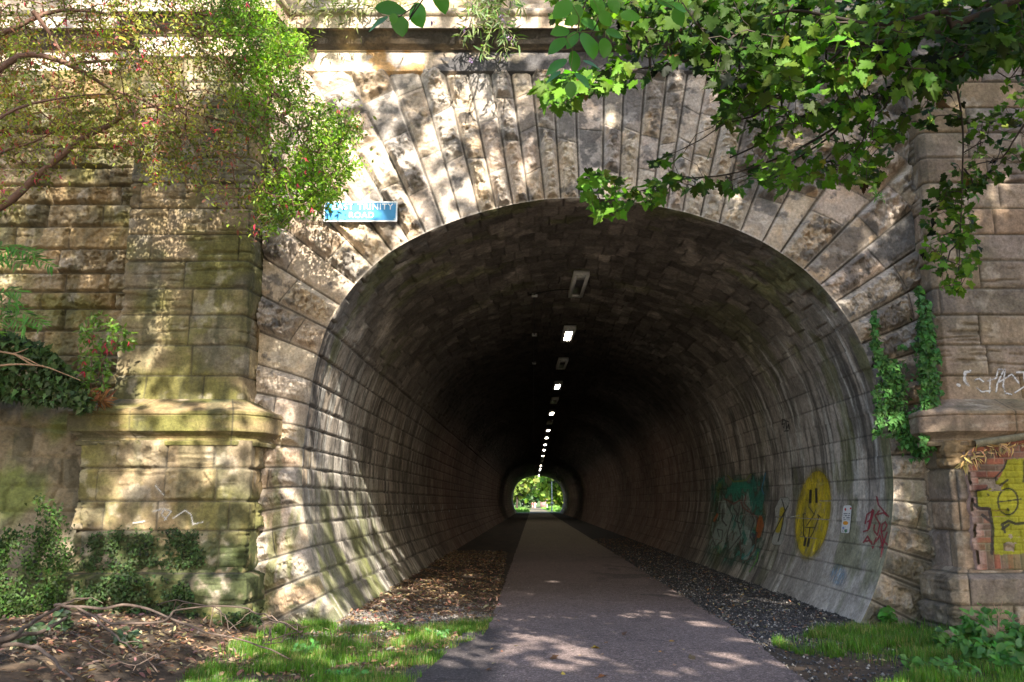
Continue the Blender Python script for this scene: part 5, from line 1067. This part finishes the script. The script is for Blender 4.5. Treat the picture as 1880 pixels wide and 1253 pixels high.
# gravel
def pebbles(name, X, Y, s0, s1, cols, label, seed):
    r = np.random.default_rng(seed); n = len(X); base = np.array([(1, 0, 0), (0, 1, 0), (-1, 0, 0), (0, -1, 0), (0, 0, .8), (0, 0, -.6)]); F0 = np.array([(0, 1, 4), (1, 2, 4), (2, 3, 4), (3, 0, 4), (1, 0, 5), (2, 1, 5), (3, 2, 5), (0, 3, 5)])
    s = (s0 + (s1 - s0) * r.random(n) ** 2.2)[:, None, None] * (.6 + .8 * r.random((n, 6, 1))); an = r.uniform(0, 6.28, n); b = base[None] * s
    x = b[..., 0] * np.cos(an)[:, None] - b[..., 1] * np.sin(an)[:, None]; y = b[..., 0] * np.sin(an)[:, None] + b[..., 1] * np.cos(an)[:, None]
    V = np.stack([x, y, b[..., 2]], -1) + np.stack([X, Y, ground_z(X, Y) + .006], -1)[:, None]; F = F0[None] + (np.arange(n) * 6)[:, None, None]
    c = np.array(cols)[r.integers(0, len(cols), n)] * (.7 + .6 * r.random((n, 1))); c = np.repeat(c[:, None], 6, 1)
    tag(mk(name, V.reshape(-1, 3), F.reshape(-1, 3), M_PEB, None, c.reshape(-1, 3)), label, 'gravel', kind='stuff')
X, Y = scatter_xy(17000, (2.6, 5.2), (7.5, 32), 85, lambda X, Y, q: (X > edgeR(Y) - .05 - .05 * q) & (X < 4.75 + SKEW * (Y - 12)) & (q < .3 + .7 * ss(Y, 26, 10)) & ((Y > 10.4) | (q < .25)))
pebbles('gravel', X, Y, .008, .026, [(.05, .048, .05), (.07, .065, .068), (.04, .038, .04), (.10, .09, .09), (.05, .05, .055), (.06, .055, .055), (.24, .22, .20)], 'dark gravel along the foot of the right tunnel wall', 86)
X, Y = scatter_xy(3500, (-2.6, -.2), (11, 16), 87, lambda X, Y, q: (X < edgeL(Y)) & (q < ss(fbm(X * 2, Y * 2, 704, 3), .42, .6) * ss(np.abs(Y - 12.8), 2.5, .5)))
pebbles('gravel', X, Y, .008, .028, [(.16, .14, .125), (.22, .19, .17), (.11, .10, .09)], 'pale grit patch where the leaf litter thins left of the path', 88)
X, Y = scatter_xy(900, (-1.2, 3.3), (7.5, 26), 95, lambda X, Y, q: (X > edgeL(Y)) & (X < edgeR(Y)) & (q < .08 + .9 * np.maximum(ss(X, edgeL(Y) + .25, edgeL(Y)), ss(X, edgeR(Y) - .25, edgeR(Y)))))
gz_keep = ground_z; ground_z = lambda x, y: 0 * x + .022
pebbles('grit', X, Y, .004, .013, [(.30, .27, .24), (.16, .14, .12), (.10, .09, .085)], 'loose grit specks along the edges of the tarmac path', 96)
X, Y = scatter_xy(420, (-.9, 3.2), (7.5, 24), 97, lambda X, Y, q: (X > edgeL(Y)) & (X < edgeR(Y)) & (q < .05 + .9 * np.maximum(ss(X, edgeL(Y) + .35, edgeL(Y)), .5 * ss(X, edgeR(Y) - .3, edgeR(Y)))))
P_ = np.stack([X, Y, 0 * X + .03], -1); o = leaves('leaf_litter', 'small', P_, .045, M_DRY, None, lc[:len(X)], up=(0, -.1, 1), tip=(.2, .2, 0), spread=.3, seed=98); tag(o, 'crumbled brown leaf bits along the edges of the tarmac path', 'leaf litter', kind='stuff')
ground_z = gz_keep
# individual leaves on the tarmac
tl = [(1684, 745), (1107, 833), (1240, 816), (1370, 752), (920, 770), (1310, 780), (1315, 855), (1790, 832), (1350, 808), (790, 888), (1320, 930), (1160, 910), (1230, 600), (1465, 716), (1635, 796), (1345, 925)]
lab_ = 'small dry brown leaf lying flat on the tarmac path'
for i, (x, y) in enumerate(tl):
    x = x / 2.686 + 600; y = y / 2.686 + 900; p = G(x, y, .025)
    c = [(.16, .07, .03), (.10, .06, .04), (.35, .22, .05)][i % 3]; o = leaves('fallen_leaf', 'palm' if i % 2 else 'small', np.array([p]), .085, M_DRY, None, np.array(c), up=(0, -.2, 1), tip=(1, .2, .1), spread=.3, seed=900 + i)
    tag(o, 'yellowed leaf lying flat on the tarmac path' if i % 3 == 2 else lab_, 'leaf', 'leaves on the tarmac')
# weeds right and left
def weed(px, py, label, n_=7, L=.09, H_=.22, col=(.06, .17, .025), kind='oval', seed=0, z0=None):
    g = G(px, py, .05); g[2] = ground_z(np.array(g[0]), np.array(g[1])); t = thing('weed', label, 'weed', tuple(g), 'weeds at the foot of the walls'); r = np.random.default_rng(seed); pts = []
    for k_ in range(n_):
        b = g + [r.normal() * .06, r.normal() * .05, 0]; tpn = b + [r.normal() * .07, r.normal() * .07, H_ * (.5 + .7 * r.random())]
        bark_tube('stem', [b, (b + tpn) / 2 + r.normal(size=3) * .01, tpn], [.003, .0025, .0015], t, 4, np.array([.10, .14, .04]))
        for q_ in np.linspace(.3, 1, 6): pts += [b + (tpn - b) * q_] * 2
    leaves('foliage', kind, np.array(pts), L, M_GRASS, t, np.array(col), up=(0, -.6, .8), tip=r.normal(size=(len(pts), 3)) * [1, 1, .1], spread=.3, seed=seed); return t
WL = [(1630, 1142, 'broad-leaved weed at the foot of the right arch blocks', 4, .11, .22), (1790, 1172, 'nettle clump in front of the right plinth corner', 8, .10, .26), (1830, 1165, 'tall nettle just left of the twig heap', 6, .10, .34), (1745, 1190, 'low nettle clump at the right end of the grass patch', 7, .09, .2), (1800, 1215, 'leafy nettle clump below the twig heap near the right corner', 9, .10, .24), (1860, 1235, 'nettle clump in the bottom right corner', 9, .10, .26), (1880, 1195, 'nettle clump cut by the right picture edge', 8, .10, .3), (1690, 1225, 'small weed on dark soil below the right grass', 6, .07, .12), (1845, 1200, 'nettle clump under the twig heap', 7, .1, .22), (1740, 1240, 'small nettle near the bottom edge right of the path', 6, .08, .15)]
for i, (x, y, lb, n_, L, H_) in enumerate(WL): weed(x, y, lb, n_, L, H_, seed=60 + i)
WL2 = [(720, 1150, 'pale rounded weed on the grit between wall and path', .05, .08, (.14, .26, .05)), (800, 1165, 'dark green feathery weed at the top of the left grass', .05, .10, (.06, .15, .04)), (115, 1200, 'grey-green bramble sprig under the fallen branch', .08, .16, (.07, .10, .05)), (30, 1235, 'bramble sprig in the lower left corner', .08, .14, (.07, .10, .05)), (235, 1215, 'bramble sprig in the leaf litter between the dead limbs', .07, .14, (.07, .11, .05)), (265, 1150, 'bright moss-green weed behind the fallen branch', .05, .10, (.10, .28, .02)), (560, 1195, 'round-leaved weed in the middle of the left grass', .06, .1, (.07, .20, .04)), (640, 1235, 'round-leaved weed near the bottom edge of the left grass', .06, .1, (.07, .20, .04))]
for i, (x, y, lb, L, H_, c) in enumerate(WL2): weed(x, y, lb, 8, L, H_, c, seed=90 + i)
# moss and creeper hanging on the left masonry
def creeper(name, pts3, size, label, col, seed, kind='ivy'):
    t = thing(name, label, 'moss' if name == 'moss' else 'creeper', tuple(pts3.mean(0))); leaves('foliage', kind, pts3, size, M_IVY, t, np.array(col), up=(.1, -.85, .5), tip=(0, -.2, -.8), spread=.6, colvar=.4, seed=seed); return t
def w6(*p): return [(a / 2.766, b / 2.766 + 800) for a, b in p]
mp = polysample(w6((440, 520), (620, 480), (760, 500), (880, 480), (1040, 500), (1030, 640), (880, 680), (760, 640), (700, 690), (430, 690), (400, 600)), 2400, lambda x, y: .04 + ss(fbm(x / 16, y / 12, 660, 3), .42, .58), 51); mp = mp + rng.normal(size=mp.shape) * 5
creeper('creeper', W(mp[:, 0], mp[:, 1], 11.40 - .06 * rng.random(len(mp))).T, .036, 'dark small-leaved creeper carpeting the foot of the left pier', (.028, .050, .014), 52)
mp = polysample(w6((-900, 640), (-400, 520), (60, 500), (180, 480), (200, 300), (300, 370), (350, 560), (340, 640), (310, 760), (280, 860), (150, 900), (100, 960), (-60, 1000), (-900, 1050)), 13500, lambda x, y: .03 + ss(fbm(x / 20, y / 26, 661, 3), .46, .58) * (.35 + .65 * ss(y, 930, 1060)), 53); mp = mp + rng.normal(size=mp.shape) * 9
tt_ = (140 - mp[:, 0]) / 140; Uy = 10.98 + .1 * rng.random(len(mp)) - .81 * np.minimum(tt_, 1) - .30 * np.maximum(tt_ - 1, 0)
creeper('creeper', W(mp[:, 0], mp[:, 1], Uy).T, .042, 'green creeping ivy and moss over the lower wing wall at the far left', (.028, .058, .010), 54)
mp = polysample(w6((380, 740), (700, 690), (960, 740), (1000, 900), (1300, 900), (1340, 960), (1000, 980), (560, 900), (400, 880)), 2800, lambda x, y: .05 + ss(fbm(x / 22, y / 14, 662, 3), .46, .6), 55)
creeper('creeper', W(mp[:, 0], mp[:, 1], 11.15 - .15 * rng.random(len(mp))).T, .045, 'dark straggling creeper along the left plinth behind the fallen branch', (.030, .055, .015), 56)
mp = polysample([(1765, 838), (1790, 828), (1830, 815), (1870, 806), (1880, 815), (1840, 826), (1812, 838), (1800, 850), (1775, 850), (1762, 862)], 90, None, 57)
creeper('creeper', W(mp[:, 0], mp[:, 1], 11.28 - .05 * rng.random(len(mp))).T, .13, 'tuft of dry straw-coloured roots hanging on the brick wall top', (.36, .25, .10), 58, 'lance')
# a loose stone and a rock
for (px_, py_2, s_, lb) in ((1800, 1158, .13, 'mossy loose stone at the foot of the right plinth'), (1745, 1166, .07, 'small flat stone beside the right plinth corner')):
    g = G(px_, py_2, .12); n_ = 12; th_ = np.linspace(0, np.pi, n_); ph_ = np.linspace(0, 2 * np.pi, 20); TH, PHI = np.meshgrid(th_, ph_, indexing='ij'); rr = s_ * (1 + .5 * (fbm(PHI * 1.2 % 6, TH * 2, 670, 3) - .5)); rr[:, -1] = rr[:, 0]
    P_ = np.stack([rr * np.sin(TH) * np.cos(PHI) * 1.5, rr * np.sin(TH) * np.sin(PHI), rr * np.cos(TH) * .7], -1) + g; tag(gridmesh('stone', P_, M_STONE, None, np.broadcast_to(np.array([.16, .13, .08]), P_.shape)), lb, 'stone')

# ------------------------------------------------------------------ beyond the far mouth
def far_tree(x, y, h, r, label, col, seed, group='trees beyond the far tunnel mouth', trunkh=.06):
    rr = np.random.default_rng(seed); t = thing('tree', label, 'tree', (x, y, 0), group)
    bark_tube('trunk', [(x, y, -.2), (x + .2, y, h * .4), (x, y, h * .8)], [.3, .22, .08], t, 7, BARK, 1.)
    n = 1500; d = rr.normal(size=(n, 3)); d /= np.linalg.norm(d, axis=1)[:, None]; k_ = rr.integers(0, 9, n); cc = rr.normal(size=(9, 3)) * .45
    P = np.array([x, y, h * (trunkh + 1) / 2]) + (cc[k_] + d * .55 * (.6 + .4 * rr.random((n, 1)))) * np.array([r, r, h * (1 - trunkh) / 2])
    P = P[P[:, 2] > .3]; leaves('crown', 'clump', P, .95, M_LEAF, t, np.array(col), up=(0, -.5, .7), tip=(0, -.2, -.6), spread=.9, colvar=.4, seed=seed)
FT = [(-2, 170, 12, 4, (.17, .22, .05), 'pale yellow-green bush tree left of the far path'), (1.0, 190, 15, 4, (.13, .19, .04), 'second tree on the left beyond the far mouth'), (3.5, 262, 17, 6, (.06, .12, .05), 'dark blue-green tree in the middle of the far opening'), (9.5, 268, 18, 6, (.05, .10, .035), 'dark tree right of centre behind the far pink wall'), (11.5, 185, 14, 4.0, (.14, .22, .03), 'bright tree leaning over the far path from the right'), (13, 165, 10, 3.4, (.12, .23, .02), 'bright green bush tree at the right of the far mouth'), (-3, 230, 16, 6, (.12, .17, .05), 'tall tree far left beyond the tunnel'), (15, 235, 17, 6, (.10, .17, .03), 'tall tree far right beyond the tunnel'), (6.2, 300, 20, 11, (.10, .15, .05), 'furthest broad tree closing the view through the tunnel'), (-12, 290, 20, 9, (.08, .13, .04), 'broad tree furthest left beyond the tunnel'), (22, 290, 20, 9, (.08, .13, .04), 'broad tree furthest right beyond the tunnel')]
for i, (x, y, h, r, c, lb) in enumerate(FT): far_tree(x, y, h, r, lb, c, 1000 + i)
far_tree(10.6, 178, 17.5, 4.6, 'overhanging tree crown filling the top of the far opening', (.16, .21, .06), 1050, trunkh=.42)
# lamp posts beyond the mouth
def post(x, y, h, label, r=.09, boxes=True):
    t = thing('lamp_post', label, 'lamp post', (x, y, 0), 'posts beyond the tunnel')
    V, F = tube([(x, y, 0), (x, y, h * .3), (x, y, h)], [r * 1.5, r, r * .8], 10, .5, 0); mk('pole', V, F, M_METAL, t, smooth=True)
    V, F = tube([(x, y, h), (x, y - .3, h + .12), (x, y - .8, h + .12)], [.05, .09, .12], 8, .2, 0); mk('lamp_head', V, F, M_WHITE, t)
    if boxes:
        for z, s_ in ((h * .43, .30), (h * .28, .42)):
            V, F = box(x, y - .06, z, s_, .16, s_ * 1.1); mk('junction_cover', V, F, M_WHITE, t)
post(6.85, 152, 5.1, 'tall white lamp post with two round covers at the right of the far path'); post(8.1, 205, 5.2, 'thinner grey lamp post further along the far path', .07, False)
gw0, gw1 = W(992, 925, 262)[0], W(1002.5, 925, 262)[0]
V, F = merge([box((gw0 + gw1) / 2, 262.2, 1.15, gw1 - gw0, .35, 2.3), box((gw0 + gw1) / 2, 262.2, 2.36, gw1 - gw0 + .12, .5, .12)]); tag(mk('garden_wall', V, F, M_STONE, None, np.broadcast_to(np.array([.26, .15, .15]), V.shape)), 'short pinkish garden wall beside the far path past the walkers', 'wall')
# walkers
def person(x, y, label, top, legs, hair, seed, stride=.22, hgt=1.72):
    t = thing('person', label, 'person', (x, y, 0), 'walkers beyond the tunnel'); k = hgt / 1.72
    J = dict(pel=(0, 0, .95), che=(0, 0, 1.3), nek=(0, -.01, 1.47), hd=(0, -.02, 1.6), tp=(0, -.02, 1.72), sl=(-.19, 0, 1.42), el=(-.25, .03, 1.13), hl=(-.24, -.1, .9), fl=(-.24, -.14, .82), sr=(.19, 0, 1.42), er=(.25, -.02, 1.13), hr=(.24, -.14, .92), fr=(.24, -.18, .84), kl=(-.1, -stride * .6, .5), al=(-.1, -stride * .4, .08), tl=(-.1, -stride * .4 - .18, .03), kr=(.1, stride * .3, .5), ar=(.1, stride, .1), tr=(.1, stride - .16, .03))
    rad = dict(pel=.15, che=.15, nek=.06, hd=.095, tp=.07, sl=.065, el=.045, hl=.035, fl=.03, sr=.065, er=.045, hr=.035, fr=.03, kl=.07, al=.045, tl=.035, kr=.07, ar=.045, tr=.035)
    E_ = [('pel', 'che'), ('che', 'nek'), ('nek', 'hd'), ('hd', 'tp'), ('che', 'sl'), ('sl', 'el'), ('el', 'hl'), ('hl', 'fl'), ('che', 'sr'), ('sr', 'er'), ('er', 'hr'), ('hr', 'fr'), ('pel', 'kl'), ('kl', 'al'), ('al', 'tl'), ('pel', 'kr'), ('kr', 'ar'), ('ar', 'tr')]
    def skin(name, names, grow_, mat):
        ks = [n for n in J if n in names]; ix = {n: i for i, n in enumerate(ks)}
        me = bpy.data.meshes.new(name); me.from_pydata([tuple(np.array(J[n]) * k + (x, y, 0)) for n in ks], [(ix[a], ix[b]) for a, b in E_ if a in ix and b in ix], []); o = link(name, me, mat, t)
        o.modifiers.new('skin', 'SKIN')
        for n in ks: me.skin_vertices[0].data[ix[n]].radius = ((rad[n] + grow_) * k,) * 2
        me.skin_vertices[0].data[0].use_root = True
        s_ = o.modifiers.new('sub', 'SUBSURF'); s_.levels = s_.render_levels = 1; return o
    skin('body', set(J), 0, mat_plain('skin_tone', (.42, .26, .2), .6)); skin('top', {'pel', 'che', 'sl', 'el', 'sr', 'er'}, .022, mat_plain('cloth_top', top, .8)); skin('trousers', {'pel', 'kl', 'al', 'kr', 'ar'}, .02, mat_plain('cloth_legs', legs, .8))
    V, F = merge([tube([(x, y + .03, 1.66 * k), (x, y + .02, 1.74 * k)], [.11, .06], 9, .05, 0)]); mk('hair', V, F, mat_plain('hair', hair, .8), t, smooth=True)
gx_ = lambda px, Y: W(px, 930, Y)[0]
person(gx_(978, 245), 245, 'person in a red top and pale trousers walking far beyond the tunnel', (.55, .05, .08), (.6, .35, .35), (.08, .04, .02), 1)
person(gx_(982.5, 243), 243, 'person in white clothes walking beside the red-topped walker', (.85, .8, .85), (.75, .65, .7), (.15, .08, .04), 2)
X, Y = scatter_xy(9000, (-6, 16), (147, 240), 91, lambda X, Y, q: (np.abs(X - 5.4) > 2.4))
def gz2(x, y): return 3.0 * ss(np.abs(x - 5.0), 3.5, 14) * ss(y, 150, 162)
o = leaves('grass', 'lance', np.stack([X, Y, gz2(X, Y)], -1), .5, M_GRASS, None, np.array([.12, .26, .03]), up=(0, -1, 0), tip=(0, 0, 1), spread=.4, seed=92); tag(o, 'bright rough grass on the banks past the far mouth', 'grass', kind='stuff')

# ------------------------------------------------------------------ unseen tree crowns behind the viewer, added and shaped to dapple the portal
def shade_density(a, b):
    """leaf layers wanted between the sun and the point (a, b) of the portal plane"""
    n = ss(fbm(a * 1.6, b * 1.6, 720, 3), .36, .62); n2 = ss(fbm(a * .75, b * 2.1, 722, 4), .42, .56); n3 = ss(fbm(a * 1.2, b * 1.2, 723, 4), .40, .57)
    right = ss(a, -.3, 2.4)
    tau = lerp(.55, 3.4, right) * (.25 + 1.15 * n)
    tau = np.where((a > 1.2) & (a < 5.4) & (b > .8) & (b < 5.2), tau * .62, tau)
    tau = tau + 2.5 * ss(a, 5.2, 6.0) * ss(b, 5.5, 3.5)
    tau = np.where((a < -3.5) & (b > 0), (lerp(2.3, 3.4, ss(b, 2.6, 1.6)) * (.06 + 1.3 * n3) + 1.5 * ss(a, -5.3, -6.6) * ss(b, 4.2, 2.6)) * np.where(b > 4.6, .25, 1), tau)
    tau = np.where((a > -3.5) & (a < .8) & (b > 5.3), .34 * (.2 + 1.4 * n) + .9 * ss(a, -.8, .8), tau)
    r_ = np.hypot(a - AX, b - AZ) < 3.75
    tau = np.where(r_ & (b > 1.0), lerp(.65, 3.8, ss(a, -.9, 1.6)) * (.3 + 1.1 * n), tau)
    tau = np.where(b < 1.0, np.where((a < .3) & (b > -2.2), .28, 1.6) * (.08 + 1.7 * n2) + 2.4 * ss(a, 2.4, 3.4) + .4 * ss(a, -3.6, -5.0), tau)
    return np.clip(tau, 0, 5)
def canopy(seed=5):
    r = np.random.default_rng(seed); size = .21; proj = size * size * .50 * .62; TAU = 5.
    A0, A1, B0, B1 = -9, 11., -5.5, 11.; n = int(TAU * (A1 - A0) * (B1 - B0) / proj); a = r.uniform(A0, A1, n); b = r.uniform(B0, B1, n)
    m = r.random(n) < shade_density(a, b) / TAU; a, b = a[m], b[m]; n = len(a)
    k = np.where(b < 0, r.uniform(13.5, 20, n), r.uniform(9.5, 17, n)); P = np.stack([a + SUN_TANAZ * k, YF - k, b + SUN_K * k], -1)
    for _ in range(6):
        x, y, d = PX(P); bad = ((d > -.2) & (x > -120) & (x < 2000) & (y > -160) & (y < 1400)) | (np.linalg.norm(P - [0, 0, 1.6], axis=1) < 1.6); k = np.where(bad, r.uniform(12, 20, n), k); P = np.stack([a + SUN_TANAZ * k, YF - k, b + SUN_K * k], -1)
    P = P[~bad]; return P, size
CP_, csz = canopy()
lt = thing('shade_tree', 'unseen leafy tree added behind the viewer to shade the left half of the portal', 'tree', (-3.2, -3.6, 0))
trunkL = [(-3.2, -3.6, -.1), (-3.1, -3.5, 3), (-2.6, -3.2, 6), (-2.2, -2.6, 9), (-1.8, -2, 12.5)]; bark_tube('trunk', trunkL, [.3, .24, .2, .14, .06], lt, 12)
isL = CP_[:, 0] < 1.8
for msk, t, nod in ((isL, lt, smoothline(trunkL, [0] * 5, .3)[0]), (~isL, syc, smoothline([(6.4, 1.6, 4), (6.3, 1.5, 6.5), (6.0, 1.2, 9.5), (5.5, .8, 13)], [0] * 4, .3)[0])):
    Q = CP_[msk]; nod = [p for p in nod if p[2] > 3.5]
    tg = Q[np.random.default_rng(9).random(len(Q)) < 420 / len(Q)]; (V, F), _, _, _ = grow(nod, tg, .03, .006, .45, .09); mk('branches', V, F, M_BARK, t, np.broadcast_to(BARK, V.shape), True)
    leaves('crown', 'clump', Q, csz, M_LEAF, t, np.array([.06, .13, .015]), up=(SUN_TANAZ, -1, SUN_K + .3), tip=(0, .3, -.8), spread=.5, seed=10)  # out-of-view leaves, set where they shade the portal
